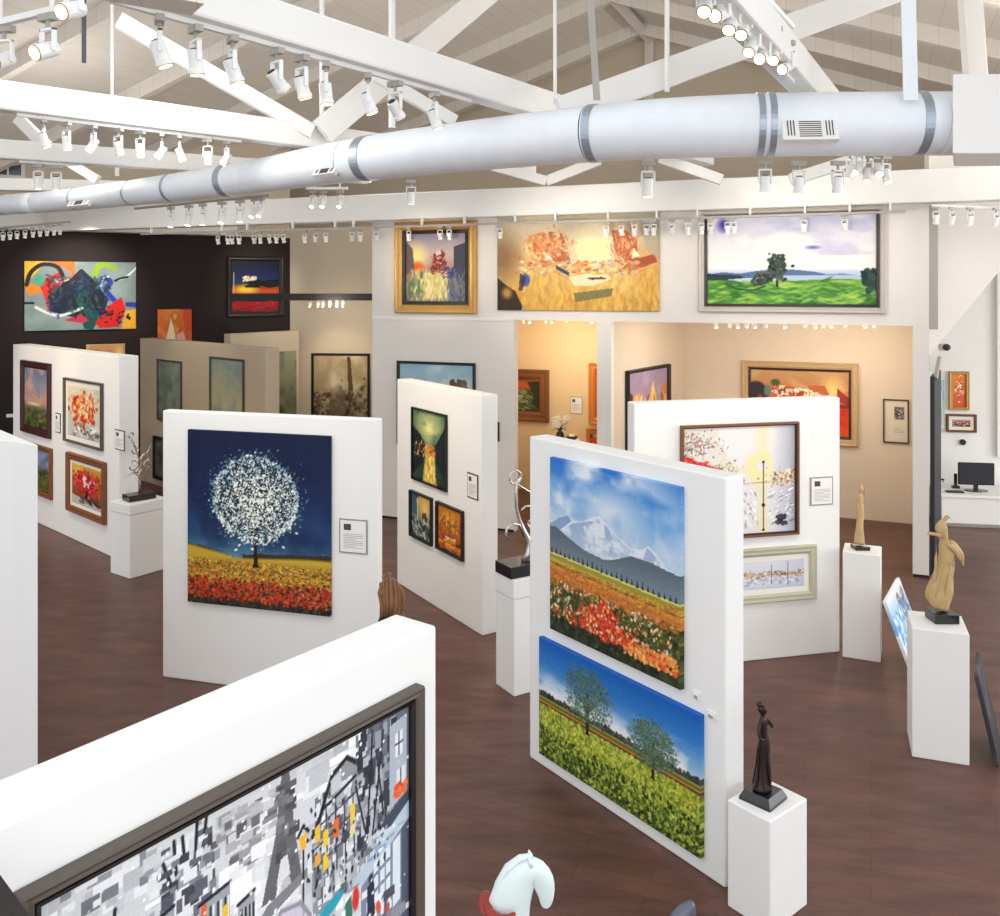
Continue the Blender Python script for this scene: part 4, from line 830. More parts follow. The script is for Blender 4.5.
    for x0, y0, x1, y1 in ((.336,.0,.325,.16),(.30,.02,.31,.10),(.255,.05,.275,.10),(.28,.02,.285,.08),(.07,.08,.08,.3),(.15,.08,.14,.14),(.36,.0,.35,.06)): A.line([(x0,y0),(x1,y1)], .005, (34,34,40))
    A.blocks(50, (.24,.03,.37,.16), [(70,72,80),(120,124,130),(226,228,232),(96,98,110)], .022, .018)
    for bx, by, bw in ((.34,.165,.08),(.44,.21,.045),(.16,.15,.05),(.23,.145,.05),(.05,.16,.05)):
        A.poly([(bx,by),(bx+bw,by-.008),(bx+bw,by+.14),(bx,by+.15)], (160,164,170)); A.line([(bx,by),(bx+bw,by-.01)], .005, (40,40,46))
        for t_ in range(4): A.line([(bx+.01+t_*bw/4.2, by+.015),(bx+.01+t_*bw/4.2, by+.055)], .004, (50,52,58)); A.line([(bx+.018+t_*bw/4.2, by+.015),(bx+.018+t_*bw/4.2, by+.055)], .003, (236,238,240))
    A.poly([(.345,.17),(.36,.168),(.36,.20),(.345,.202)], (232,96,46)); A.poly([(.40,.195),(.415,.193),(.415,.225),(.40,.227)], (240,196,50)); A.poly([(.37,.20),(.38,.2),(.38,.225),(.37,.225)], (70,150,160))
    A.blocks(260, (0,.34,1,1), L_+D_, .04, .018); A.ell(.575,.315,.07,.05,(206,200,214),.3); A.line([(.52,.33),(.56,.28),(.62,.29),(.65,.33)], .006, (150,146,160)); A.ell(.71,.345,.06,.016,(46,160,180),.25,rot=-.35); A.ell(.66,.36,.03,.02,(206,140,96),.3)
    A.ell(.80,.365,.014,.03,(216,54,44),.3); A.poly([(.765,.36),(.785,.35),(.79,.42),(.765,.42)], (60,120,100)); A.poly([(.84,.36),(.865,.35),(.87,.45),(.84,.45)], (44,50,74)); A.ell(.853,.345,.01,.012,(60,60,80),.3); A.dabs(160, inbox(.6,.42,.95,.6), [(60,60,70),(214,80,50),(236,236,240),(90,100,130)], .012, .5, rot=1.57)
    A.dabs(200, inbox(0,0,1,.6), [(250,250,250)], .003, .9); A.dabs(80, inbox(.64,.1,.92,.34), [(40,42,50)], .006, .4, rot=1.5); return A.grain(4)
def a_meadow(w, h):
    A = Art(w, h, seed=31); A.grad([(0, (96,110,140)), (.3, (150,146,160)), (.55, (200,150,130)), (.66, (120,110,90)), (.7, (70,76,44)), (1, (40,46,26))]); A.cloud((214,160,140), 3, 3, .45, .65, .8, A.V < .62); A.cloud((110,130,160), 4, 4, .5, .7, .6, A.V < .5); A.ell(.4,.6,.4,.03,(244,220,180),.7); A.dabs(120, inbox(0,.68,1,1), [(96,104,50),(60,70,36),(130,120,60)], .05, .3, k=.7); return A.grain(5)
def a_meadow2(w, h):
    A = Art(w, h, seed=32); A.grad([(0, (60,80,120)), (.4, (110,120,150)), (.5, (60,84,60)), (1, (96,84,36))]); A.cloud((150,156,190), 3, 3, .45, .65, .8, A.V < .5); A.dabs(160, inbox(0,.45,1,1), [(80,100,40),(140,120,40),(50,60,30)], .05, .4, k=.8); return A.grain(5)
def a_poppy(w, h):
    A = Art(w, h, (226,216,190), (214,200,176), seed=33); A.cloud((180,190,180), 3, 3, .5, .7, .7); A.mix((A.V > .72), (200,196,190)); A.dabs(70, inbox(.2,.72,1,.95), [(90,90,90),(240,240,236),(140,130,120)], .04, .3, rot=.2); A.dabs(30, inbox(.45,.6,.6,.8), [(120,90,70),(220,210,190)], .03, .3, rot=1.5)
    A.dabs(240, lambda r: (.5+r.randn()*.17, .42+r.randn()*.12), [(206,60,36),(226,96,50),(190,40,30),(236,130,60)], .035, .7); A.dabs(60, lambda r: (.5+r.randn()*.15, .4+r.randn()*.12), [(248,226,170),(240,190,110)], .028, .7); return A.grain(5)
def a_redtree(w, h):
    A = Art(w, h, (206,160,60), (120,36,30), seed=34); A.ell(.2,.2,.3,.3,(226,196,90),.9); A.dabs(420, lambda r: (.5+r.randn()*.2, .42+r.randn()*.13), [(190,24,28),(214,44,40),(150,16,24),(226,80,60)], .03, .7); A.dabs(20, lambda r: (.5+r.randn()*.1, .4+r.randn()*.05), [(236,220,220)], .03, .5); A.poly([(.47,.6),(.54,.6),(.56,.82),(.45,.82)], (60,24,24)); A.poly([(0,.78),(.5,.82),(1,.9),(1,1),(0,1)], (196,190,180)); A.dabs(40, inbox(.3,.78,1,.92), [(50,40,44),(120,100,96)], .06, .2, rot=.3); return A.grain(5)
def a_river(w, h):
    A = Art(w, h, seed=35); A.grad([(0, (150,90,50)), (.25, (190,96,50)), (.38, (80,70,40)), (.6, (120,124,80)), (1, (50,50,34))]); A.ell(.3,.2,.3,.12,(226,110,60),.7); A.poly([(.7,.1),(1,.05),(1,.9),(.78,.8),(.85,.5)], (50,50,34)); A.dabs(120, inbox(0,.4,.8,.9), [(150,160,110),(90,110,70),(196,190,140),(60,70,50)], .08, .2, rot=.2, k=.8); return A.grain(5)
def a_spires(w, h):
    A = Art(w, h, (160,140,170), (196,160,150), seed=36); A.cloud((190,170,196), 3, 3, .4, .7, .6, A.V < .5); A.poly([(0,.18),(.12,.28),(.16,1),(0,1)], (80,50,60)); A.poly([(.52,.4),(.62,.14),(.70,.36),(.76,.6),(.5,.6)], (240,206,120)); A.poly([(.84,.24),(1,.20),(1,1),(.84,1)], (206,136,66)); A.poly([(.12,.3),(.3,.26),(.34,.9),(.14,.9)], (226,166,100)); A.dabs(160, inbox(.1,.34,1,1), [(250,220,130),(206,120,60),(120,60,50),(240,190,150)], .04, .4, rot=1.57, k=.8); return A.grain(4)
def a_village(w, h):
    A = Art(w, h, (196,156,104), (214,60,36), seed=37); A.ell(.84,.3,.16,.3,(250,220,130),.9); A.cloud((220,190,140), 3, 3, .5, .7, .5, A.V < .3); A.ell(.06,.42,.14,.25,(56,50,52),.15); A.ell(.26,.2,.06,.07,(70,100,50),.4); A.ell(.18,.33,.05,.12,(110,130,120),.5)
    A.blocks(60, (.22,.24,.40,.46), [(244,226,190),(206,90,60),(236,214,180),(150,60,40)], .05, .05); A.blocks(90, (.45,.28,.74,.46), [(246,232,196),(170,70,44),(230,196,150),(236,220,186)], .05, .05); A.dabs(60, inbox(.25,.28,.75,.5), [(120,60,44),(250,240,210)], .012, .6); A.poly([(.58,.22),(.76,.22),(.82,.4),(.62,.3)], (200,110,60)); A.poly([(.88,.25),(1,.4),(1,.52),(.88,.45)], (170,60,40)); A.mix((A.V > .5)*(A.V < .56), (84,40,34), ) if False else None
    A.mix((A.V > .55), (226,70,40)); A.mix((A.V > .5)*(A.V <= .56)*.8, (70,50,40)); A.dabs(90, inbox(0,.56,1,1), [(240,96,50),(206,50,34)], .1, .3, k=.5); return A.grain(4)
def a_orangeflower(w, h): A = Art(w, h, (226,150,80), (214,90,50), seed=38); A.dabs(120, lambda r: (.5+r.randn()*.14, .4+r.randn()*.2), [(206,60,40),(250,236,220),(236,120,60)], .07, .6); return A
def a_redboats(w, h): A = Art(w, h, (206,160,150), (90,50,60), seed=39); A.dabs(140, inbox(0,.3,1,.9), [(160,60,50),(60,36,44),(226,190,180)], .06, .5); return A
def a_skystrip(w, h): A = Art(w, h, (150,190,210), (196,196,150), seed=40); A.cloud((206,220,224), 3, 3); A.dabs(60, inbox(.7,.2,.9,.4), [(110,90,80)], .03, .6); return A
def a_wave(w, h): A = Art(w, h, (236,236,240), (226,150,80), seed=41); A.grad([(0, (240,240,244)), (.35, (120,180,226)), (.6, (226,236,240)), (.8, (236,180,110)), (1, (214,120,60))]); A.dabs(60, inbox(.5,.1,.9,.5), [(200,160,110),(150,120,110)], .05, .4); A.dabs(90, inbox(0,.2,1,.7), [(60,140,214),(240,244,248)], .06, .4, k=.7); return A
def a_dusk(w, h): A = Art(w, h, (58,58,66), (46,44,50), seed=42); A.cloud((84,82,90), 3, 3); return A
P = painting
P(F2, ((186.5,428.8),(331,435.6),(332.7,617),(189,601.5)), a_nighttree, 'unframed painting of a white blossom tree under a dark blue sky over a red field')
P(F5, ((548.4,454),(683.7,488),(685.3,693.7),(552,628)), a_mountain, 'unframed painting of snowy mountains above a red and yellow flower meadow')
P(F5, ((538.4,632.3),(704.2,715.3),(704.8,862.4),(540,753)), a_twotrees, 'unframed painting of two green trees on a yellow green field under blue sky')
P(F4, ((410,403.8),(447.8,417),(448,493),(412,479)), a_street, 'dark framed painting of a yellow glowing street between dark green trees', 'blackf', .018, .03)
P(F4, ((407.8,487.5),(432.6,497.8),(434,549.5),(409.5,535)), a_amber1, 'small black framed blue and amber painting, left of the low pair', 'blackf', .03, .04)
P(F4, ((434.6,499),(464,510.9),(465,562.6),(435.4,549.5)), a_amber2, 'small black framed amber harbour painting, right of the low pair', 'blackf', .03, .04)
P(F6, ((679.8,424.9),(799.3,421.6),(799.6,533.9),(680,543)), a_pier, 'walnut framed pale painting of a red quay and still water on the white panel', 'brownf', .018, .05, lip='blackf', wdd=.012)
P(F6, ((716,549.5),(818,544.8),(817,599),(716,607)), a_gulls, 'low pale painting of moored masts in a wide sage frame with white mount', 'greenf', .075, .045, mount=.05)
P(F3, ((19,358.6),(50.9,364),(52.6,439.8),(20.6,431.7)), a_meadow, 'dark red framed painting of pink clouds over a meadow, upper left on the cream panel', 'redf', .10, .05)
P(F3, ((21,439.5),(52.6,448),(53.6,501),(22,490)), a_meadow2, 'dark framed blue and olive meadow painting, lower left on the cream panel', 'brownf', .07, .05)
P(F3, ((62.2,376.6),(103,383),(104.6,451.4),(63.4,442)), a_poppy, 'silver framed painting of a bunch of orange red poppies in a vase', 'greybrown', .035, .05, mount=.06)
P(F3, ((64.2,450),(106.7,462),(107.6,528),(66.3,510)), a_redtree, 'walnut framed painting of a round red tree, lower right on the cream panel', 'brownf', .09, .06, mount=.045)
P(F7, ((156,359),(182.4,361),(182.4,425),(157,420)), pale((110,124,112), (90,104,90), (140,150,134), 50), 'tall dull green abstract painting, left one on the taupe panel', 'greybrown', .03, .04)
P(F7, ((209,355.7),(244.8,360),(244.8,430),(209,424)), pale((140,150,140), (196,180,130), (120,140,150), 51), 'tall pale yellow and blue abstract painting, right one on the taupe panel', 'greybrown', .03, .04)
P(F7, ((152,435),(184,442),(184,488),(153,478)), pale((90,84,80), (120,104,90), (70,60,60), 52), 'small dark framed painting low on the taupe panel', 'blackf', .05, .04)
P(F8, ((262,351),(296.4,352),(296.4,418),(262,417)), a_pale3, 'mottled olive painting on the farthest cream panel')
P(R, ((311,352.5),(370,354),(370,424),(311,424)), a_sketch, 'dark framed sepia painting of a misty tower in the recess', 'blackf', .05, .05)
P(D, ((24,262),(136,261.5),(136,327.5),(24.5,332.5)), a_abstract, 'large unframed abstract painting in red, green, yellow and blue on the dark wall')
P(D, ((227,256.7),(283.5,255.8),(284,315.8),(227,316.8)), a_sunset, 'black framed painting of a glowing red and yellow sunset on the dark wall', 'blackf', .09, .06)
P(D, ((157.6,309.5),(191.7,309),(191.7,345),(157.6,345.5)), a_figures, 'unframed orange painting of pale figures just above the taupe panel')
P(D, ((86,344),(125,344),(125,384),(86,384)), a_village, 'reddish painting peeping over the top of the cream panel')
P(W, ((393.5,221.5),(477.5,220.8),(477.5,313.2),(394,313.8)), a_canal, 'gold framed painting of a lilac canal at sunset high on the back wall', 'gold', .13, .08, lip='blackf', wdd=.05)
P(W, ((497.2,211.5),(659.6,210.5),(659.6,311.2),(497.8,310.5)), a_harbor, 'wide unframed golden harbour painting high on the back wall')
P(W, ((697.8,208),(886,206.5),(886.4,313),(699,312.6)), a_green, 'silver framed wide landscape of green fields and a lone tree under clouds', 'silverf', .075, .07, lip='blackf', wdd=.035)
P(W, ((396.2,360.6),(475.8,363),(475.8,446),(396.6,447)), a_skystrip, 'black framed pale blue painting half hidden behind the glowing street panel', 'blackf', .04, .05)
P(W, ((484,421.5),(499.6,421.8),(499.6,441),(484,441)), a_dusk, 'small dark picture edge just behind the glowing street panel', 'blackf', .03, .03)
BWy = Face(BW.P+BW.n*.013, BW.Q+BW.n*.013)
P(BWy, ((488,368),(549.2,369.6),(549.7,420.8),(488,421)), a_river, 'carved walnut framed river landscape in the yellow room', 'brownf', .17, .08)
P(BWy, ((588,363.5),(611,363),(611,425),(588.5,425)), a_figures, 'tall orange wood framed picture at the right of the yellow room', 'orangem', .12, .08)
P(BWy, ((586,429),(611,429),(611,447),(586,448)), a_village, 'low orange picture under the tall orange wood frame', 'orangem', .06, .06)
placard(BWy, ((570.3,396.4),(582.4,397),(582.6,414),(570,413.4)), 'small notice sheet beside the orchid in the yellow room')
P(DV, ((624.8,372.6),(670.8,361.4),(671.4,447),(625.4,462)), a_spires, 'dark framed painting of golden spires in lilac sky on the side wall', 'blackf', .05, .07)
P(BW, ((741.5,361),(858.3,363),(858.4,444.7),(741.8,442.5)), a_village, 'wide tan framed village painting with a red field in the cream room', 'tan', .10, .07, lip='redf', wdd=.035)
def a_print(w, h):
    A = Art(w, h, (226,214,196), (220,208,190), seed=60); A.poly([(.42,.16),(.86,.16),(.86,.46),(.42,.46)], (120,112,108)); A.dabs(60, inbox(.45,.18,.83,.44), [(70,66,66),(190,184,178)], .04, .5)
    for i in range(6): A.line([(.42,.56+i*.04),(.86 if i % 3 else .7,.56+i*.04)], .006, (176,164,150))
    return A
P(BW, ((883,399),(909,399.6),(909,443.6),(883,443.2)), a_print, 'thin framed print with a small grey picture on the cream room wall', 'inkd', .018, .03)
placard(F5, ((693,690),(701,694),(701,701),(693,697)), 'tiny upper label on the meadow panel beside the two paintings', pic=False)
placard(F5, ((707,709),(717,714),(717,721),(707,716)), 'tiny lower label on the meadow panel beside the two paintings', pic=False)
placard(F2, ((339.3,518.8),(367.5,519.4),(367.9,554),(340,552.6)), 'framed text placard beside the white blossom tree painting', dark=False)
placard(F4, ((467.6,471.6),(478.2,475.4),(478.8,501),(468.4,496.4)), 'dark edged placard beside the glowing street painting', dark=True)
placard(F6, ((809.8,477),(832.4,476.6),(832.7,504.6),(809.9,505.4)), 'white edged placard right of the pale quay painting')
placard(F3, ((56,412.5),(60.8,413.6),(60.8,433),(56,432)), 'tiny label between the upper paintings of the cream panel', dark=True)
placard(F3, ((115.3,428.8),(124.8,431),(125,451),(116,449)), 'small placard at the right end of the cream panel', dark=True)
# foreground framed city painting
u1_, z1_ = F1.hit(425, 683.5, .038); hz_ = z1_; u0_ = F1.hit(13, 893, .038)[0]
def quadF1(u, z):
    q = F1.pt(u, .038); return (CX+FPX*q.x/q.y, HY+(CAM_H-z)*FPX/q.y)
def qb(px): u, _ = F1.hit(px, 800, .038); q = F1.pt(u, .038); return (px, HY+(CAM_H-.95)*FPX/q.y)
P(F1, ((13, 889), (425, 679.5), qb(425), qb(13)), a_city(420, 440), 'big grey city street painting in a wide grey brown frame on the foreground panel', 'greybrown', .032, .04, lip='blackf', wdd=.012)
# ================================================================== PEDESTALS
def pedestal(corner_l, dx, depth_, h, label, rz=0, cap=None):
    t = thing('pedestal', label, 'pedestal', (corner_l[0], corner_l[1], 0), rz)
    zb = h if cap is None else cap
    MB().box(0, dx, 0, depth_, 0, zb).build('column', 'panel', t, bevel=.008)
    if cap: MB().box(-.01, dx+.01, -.01, depth_+.01, zb+.004, h).build('cap', 'panel', t, bevel=.008)
    return t
# 1 left, with wire sculpture
f_ = fl(130, 579); l_ = fl(110, 573); v1 = (f_-l_).normalized(); rz1 = math.atan2(v1.y, v1.x)
rzp = math.atan2((F2.P.y-f_.y)*0+.62, 1)
pl_r = Vector((math.cos(.5), math.sin(.5)))
t1 = pedestal((f_.x, f_.y), .5, .42, .885, 'white pedestal with a boxed top under the wire tree sculpture', .95, cap=.76)
def loc_on(t, x, y, h): c, s = math.cos(t.rotation_euler.z), math.sin(t.rotation_euler.z); return (t.location.x+x*c-y*s, t.location.y+x*s+y*c, h+.001)
# 2 middle
f2_ = fl(514, 697)
t2 = pedestal((f2_.x, f2_.y), .38, .3, 1.0, 'slim white pedestal with a boxed top between the street panel and the meadow panel', .55, cap=.83)
t3 = pedestal((fl(842.6, 657).x, fl(842.6, 657).y), .335, .34, 1.0, 'slim white pedestal right of the pale harbour panel', -.42)
t4 = pedestal((fl(912, 757).x, fl(912, 757).y), .385, .40, .964, 'white pedestal carrying the golden driftwood figure', -.34)
pA = Vector((1.464, 4.88)); 
t5 = pedestal((1.464, 4.88), .36, .28, .604, 'white pedestal in front of the meadow panel carrying the bronze lady', math.atan2(.23, .284))
# leaning canvases
def leaning(a, b, zt, back, art, label, m=None):
    """a, b plan points of the foot; top leans over by vector back"""
    a, b = Vector(a), Vector(b); L = (b-a).length; rz = math.atan2(b.y-a.y, b.x-a.x)
    o = canvas('leaning_canvas', art(70, 70), 0, L, 0, zt, .0, -.03, None); R = Matrix.Rotation(rz, 4, 'Z') @ Matrix.Rotation(back, 4, 'X'); o.rotation_euler = R.to_euler(); o.location = (a.x, a.y, .012); 
    return tag(o, label, 'painting')
leaning((3.62, 7.85), (4.03, 8.51), .75, 0, a_wave, 'blue and orange unframed canvas leaning against the slim right pedestal')
bpy.data.objects['leaning_canvas'].rotation_euler = (Matrix.Rotation(math.atan2(.66, .41), 4, 'Z') @ Matrix.Rotation(-.36, 4, 'X')).to_euler()
o = leaning((3.61, 6.57), (3.83, 7.02), .64, 0, a_dusk, 'dark grey canvas leaning against the right side of the driftwood figure pedestal')
o.rotation_euler = (Matrix.Rotation(math.atan2(.46, .26), 4, 'Z') @ Matrix.Rotation(-.21, 4, 'X')).to_euler()
# ================================================================== SCULPTURES
def arc(c, r, a0, a1, n=14, plane='xz', tilt=0):
    out = []
    for i in range(n+1):
        a = a0+(a1-a0)*i/n; x, z = r*math.cos(a), r*math.sin(a)
        out.append((c[0]+x, c[1]+x*tilt, c[2]+z) if plane == 'xz' else (c[0]+x, c[1]+z, c[2]))
    return out
# bronze lady
L5 = loc_on(t5, .16, .155, .604)
t = thing('lady_statuette', 'dark bronze statuette of a standing lady in a long gown on a square plinth', 'sculpture', L5, .78)
b = MB(); hb = .112
b.v = [(-hb,-hb,0),(hb,-hb,0),(hb,hb,0),(-hb,hb,0),(-hb,-hb,.018),(hb,-hb,.018),(hb,hb,.018),(-hb,hb,.018),(-.088,-.088,.06),(.088,-.088,.06),(.088,.088,.06),(-.088,.088,.06)]
b.f = [(0,3,2,1)]+[(i, (i+1)%4, (i+1)%4+4, i+4) for i in range(4)]+[(i+4, (i+1)%4+4, (i+1)%4+8, i+8) for i in range(4)]+[(8,9,10,11)]
b.build('plinth', 'black', t)
t2_ = thing  # (figure kept as one continuous body)
g = MB()
g.loft([(-.012,0,.06,.078,.070), (-.012,0,.08,.070,.062), (-.006,0,.12,.052,.048), (0,0,.18,.044,.042), (.006,0,.25,.043,.040), (.012,0,.31,.046,.042), (.014,0,.35,.046,.040), (.010,0,.385,.036,.031), (.004,0,.41,.030,.026), (0,0,.44,.036,.028), (-.002,0,.465,.042,.028), (-.004,0,.485,.040,.024), (-.006,0,.497,.018,.016), (-.006,0,.513,.013,.013), (-.004,0,.52,.019,.021), (-.002,-.002,.537,.024,.027), (-.002,-.002,.556,.024,.027), (-.004,0,.572,.016,.018), (-.004,0,.578,.004,.004)], 20)
g.tube([(-.040,0,.478), (-.066,-.004,.45), (-.078,-.01,.41), (-.070,-.02,.385), (-.04,-.03,.378), (-.02,-.036,.383)], [.014,.0125,.011,.0095,.008,.008], 10)
g.tube([(.036,0,.478), (.056,-.02,.452), (.05,-.045,.432), (.03,-.055,.452), (.016,-.05,.475), (.006,-.036,.492)], [.014,.012,.010,.009,.008,.007], 10)
for k in range(4): g.tube([(-.02+.004*k,-.036,.383), (-.008+.003*k,-.040,.378-.004*k)], [.0035,.0028], 6)
g.tube([(-.002,-.028,.546), (-.002,-.034,.538)], [.004,.005], 6)
for k in range(7):
    a = k*.9; g.tube([(.042*math.cos(a), .038*math.sin(a), .34), (.046*math.cos(a+.1), .042*math.sin(a+.1), .2), (-.012+.074*math.cos(a+.3), .066*math.sin(a+.3), .075)], [.004,.007,.010], 6)
fig = g.build('figure', 'bronze', t, smooth=True, sub=1); fig.scale = (.95,.95,1)
MB().ball((-.02,.014,.578), .026, .024, .020).ball((-.032,.006,.552), .014, .018, .02).build('hair', 'bronze', fig, smooth=True)
t.scale = (.86,.86,.93)
# golden driftwood figure
L4 = loc_on(t4, .23, .24, .964)
t = thing('driftwood_figure', 'golden driftwood figure with a flaring skirt and long swept hair on a black block', 'sculpture', L4, 0)
MB().box(-.092,.092,-.085,.085,0,.07).build('base', 'black', t, bevel=.004)
g = MB()
g.loft([(.02,0,.07,.035,.03), (-.01,0,.10,.085,.05,.2), (-.035,0,.15,.13,.065,.1), (-.035,0,.21,.15,.07), (-.02,0,.27,.135,.07,-.1), (.01,0,.34,.10,.062), (.035,0,.42,.085,.055), (.052,0,.50,.080,.055), (.062,0,.56,.090,.055), (.06,0,.60,.085,.05), (.04,0,.63,.06,.04), (.02,0,.655,.035,.035), (-.0,-.01,.69,.045,.045), (-.012,-.012,.73,.058,.052), (-.01,-.01,.77,.05,.048), (.0,-.0,.80,.03,.03), (.03,.0,.82,.015,.015)], 20)
g.tube([(-.02,-.02,.69), (-.08,-.04,.70), (-.15,-.05,.715), (-.2,-.05,.71)], [.03,.022,.014,.006], 8)
g.tube([(.0,0,.79), (.04,0,.82), (.07,.0,.85), (.085,0,.835), (.07,0,.815)], [.022,.018,.014,.012,.008], 8)
g.tube([(.06,0,.62), (.14,-.01,.60), (.19,-.02,.53), (.205,-.02,.47), (.215,-.02,.44)], [.05,.04,.032,.022,.008], 10)
g.tube([(.02,-.03,.62), (.10,-.05,.60), (.15,-.05,.52), (.17,-.05,.49)], [.035,.03,.02,.008], 8)
g.tube([(-.07,-.02,.63), (-.075,-.02,.50), (-.085,-.02,.36), (-.1,-.02,.28)], [.008,.010,.012,.006], 8)
for k in range(9):
    a = k*.7; g.tube([(.055+.07*math.cos(a), .05*math.sin(a), .5), (.0+.105*math.cos(a), .062*math.sin(a), .33), (-.035+.15*math.cos(a), .07*math.sin(a), .19)], [.006,.010,.006], 6)
cb = g.build('carved_body', 'goldw', t, smooth=True, sub=1); cb.scale = (.72,.9,.94); tx = bpy.data.textures.new('grain', 'CLOUDS'); tx.noise_scale = .06; dm = cb.modifiers.new('rough', 'DISPLACE'); dm.texture = tx; dm.strength = .03; dm.mid_level = .5; cb.location.z = .004
# slender golden figure
L3 = loc_on(t3, .15, .16, 1.0)
t = thing('slender_figurine', 'slender pale gold figurine of a standing woman on a small black base', 'sculpture', L3, 0)
MB().box(-.07,.07,-.065,.065,0,.035).build('base', 'black', t, bevel=.003)
g = MB()
g.loft([(-.01,0,.035,.055,.045), (-.01,0,.10,.05,.04), (-.008,0,.2,.034,.03), (0,0,.3,.03,.028), (.004,0,.38,.036,.032), (0,0,.43,.024,.022), (0,0,.48,.030,.024), (.002,0,.51,.032,.022), (.004,0,.525,.014,.013), (.006,0,.54,.012,.012), (.008,0,.555,.022,.022), (.01,0,.58,.024,.025), (.008,0,.60,.014,.014)], 16)
g.tube([(-.028,0,.505), (-.036,0,.45), (-.03,-.01,.40), (-.02,-.02,.34)], [.011,.010,.008,.006], 8); g.tube([(.028,0,.505), (.05,-.01,.55), (.045,0,.6), (.02,0,.62)], [.011,.009,.008,.006], 8)
f = g.build('figure', 'goldw', t, smooth=True, sub=1); MB().ball((.012,.01,.597), .02, .02, .016).build('hair', 'goldw', f, smooth=True)
# wire tree sculpture, left
L1 = loc_on(t1, .25, .2, .885)
t = thing('ribbon_sculpture', 'tangled steel ribbon tree sculpture on a black slab, at the left cream panel', 'sculpture', L1, .8)
MB().box(-.17,.17,-.1,.1,0,.075).build('base', 'black', t, bevel=.004)
g = MB(); g.tube([(0,0,.07), (.01,0,.2), (-.01,0,.32), (.02,0,.44), (-.02,.01,.56), (-.05,0,.66), (-.09,0,.74), (-.10,0,.84)], [.016,.014,.012,.012,.010,.010,.008,.005], 8)
for c, r, a0, a1 in (((.05,0,.30), .07, 0, 5), ((-.06,.02,.42), .06, 1, 6), ((.06,-.02,.5), .06, -1, 4), ((-.05,0,.62), .05, 2, 7), ((.02,.02,.38), .09, 2, 5), ((.1,0,.42), .05, 0, 5.5), ((-.1,0,.80), .035, 0, 4)): g.tube(arc(c, r, a0, a1, 14, 'xz', .4), .009, 8)
g.tube([(0,0,.34), (-.1,0,.33), (-.19,0,.30)], [.012,.012,.008], 8); g.tube([(.02,0,.5), (.1,0,.56), (.16,.02,.66)], [.010,.008,.004], 8)
g.build('ribbons', 'chrome', t, smooth=True)
# steel ribbon loops, middle
L2 = loc_on(t2, .15, .15, 1.0)
t = thing('ribbon_sculpture', 'twisted silver ribbon loops on a thick black base between two panels', 'sculpture', L2, .55)
MB().box(-.17,.17,-.13,.13,0,.10).build('base', 'black', t, bevel=.004)
g = MB()
g.tube([(.03,-.02,.10), (.08,-.03,.16), (.10,-.02,.26), (.05,0,.36), (.0,0,.47), (-.03,0,.58), (-.04,0,.70), (-.02,0,.80), (.03,0,.86)], [.03,.034,.030,.020,.014,.013,.012,.011,.008], 10)
g.tube(arc((-.04,0,.84), .06, 0, 6.28, 20), .009, 8)
g.tube([(-.05,0,.80), (.02,0,.75), (.10,0,.70), (.18,.02,.66)], .011, 8)
g.tube([(.06,0,.3), (.0,0,.42), (-.07,0,.44), (-.13,0,.40), (-.14,0,.34), (-.10,0,.31)], [.012,.012,.012,.012,.010,.006], 8)
g.tube(arc((.09,.01,.5), .07, -1.4, 2.6, 16), .010, 8); g.tube([(.1,0,.12), (.16,0,.2), (.14,0,.34), (.09,0,.42)], [.02,.022,.016,.01], 8)
g.build('ribbons', 'chrome', t, smooth=True)
# driftwood bundle, between the tree panel and the foreground panel
c = at(391, 619, 6.9); pz = round(c.z-.01, 3)
tp = pedestal((c.x-.10, c.y-.09), .2, .18, pz, 'white pedestal hidden behind the foreground panel under the driftwood bundle')
t = thing('driftwood_bundle', 'bundle of upright brown driftwood stems behind the foreground panel corner', 'sculpture', (c.x, c.y, pz+.001), 0)
MB().box(-.09,.09,-.07,.07,0,.025).build('base', 'black', t)
g = MB()
for k, (x, h_) in enumerate(((-.08,.24), (-.055,.29), (-.03,.27), (0,.31), (.03,.27), (.055,.26), (.08,.2), (-.045,.2), (.015,.22))):
    g.tube([(x*.9, .02*math.sin(k), .02), (x*1.02+.01, .03*math.cos(k), h_*.4*1.15), (x*1.15, .02, h_*.85), (x*.85-.01, .02, h_*1.12)], [.016,.019,.015,.011], 8); g.ball((x*.85-.012, .02, h_*1.12), .016, .014, .018)
g.tube([(.06,0,.05), (.10,0,.14), (.095,0,.22), (.05,0,.28)], [.012,.012,.011,.008], 8)
g.build('stems', 'brownw', t, smooth=True)
# white horse in the foreground
HYp = 3.35
c = at(520, 880, HYp); base = .70
tp = pedestal((c.x-.46, HYp-.22), .72, .44, base, 'low white pedestal under the white horse at the bottom edge')
t = thing('horse_figure', 'white glazed horse figure with arched neck and a red saddle at the bottom edge', 'sculpture', (c.x-.10, HYp, base), 0)
MB().box(-.36,.26,-.1,.1,0,.02).build('base', 'porcelain', t, bevel=.004)
top = (at(528, 853, HYp).z-base)
def hx(px): return at(px, 880, HYp).x-(c.x-.10)
def hzz(py): return at(500, py, HYp).z-base
g = MB()
def sweep(pts, fl_=(.66, 1)): g.tube([p[:3] for p in pts], [p[3] for p in pts], 20, flat=fl_)
zb = hzz(935)
sweep([(-.27,0,zb-.06,.04), (-.24,0,zb-.05,.075), (-.16,0,zb-.06,.095), (-.06,0,zb-.075,.088), (.02,0,zb-.07,.092), (.05,0,zb-.05,.085)])
sweep([(hx(506),0,hzz(945),.090), (hx(506),0,hzz(925),.086), (hx(509),0,hzz(903),.080), (hx(515),0,hzz(885),.072), (hx(524),0,hzz(873),.062), (hx(534),0,hzz(868),.052), (hx(541),0,hzz(875),.046), (hx(545),0,hzz(886),.040), (hx(546.5),0,hzz(896),.030), (hx(546),0,hzz(904),.022), (hx(545),0,hzz(908),.012)], (1, .66))
hb_ = zb-.08
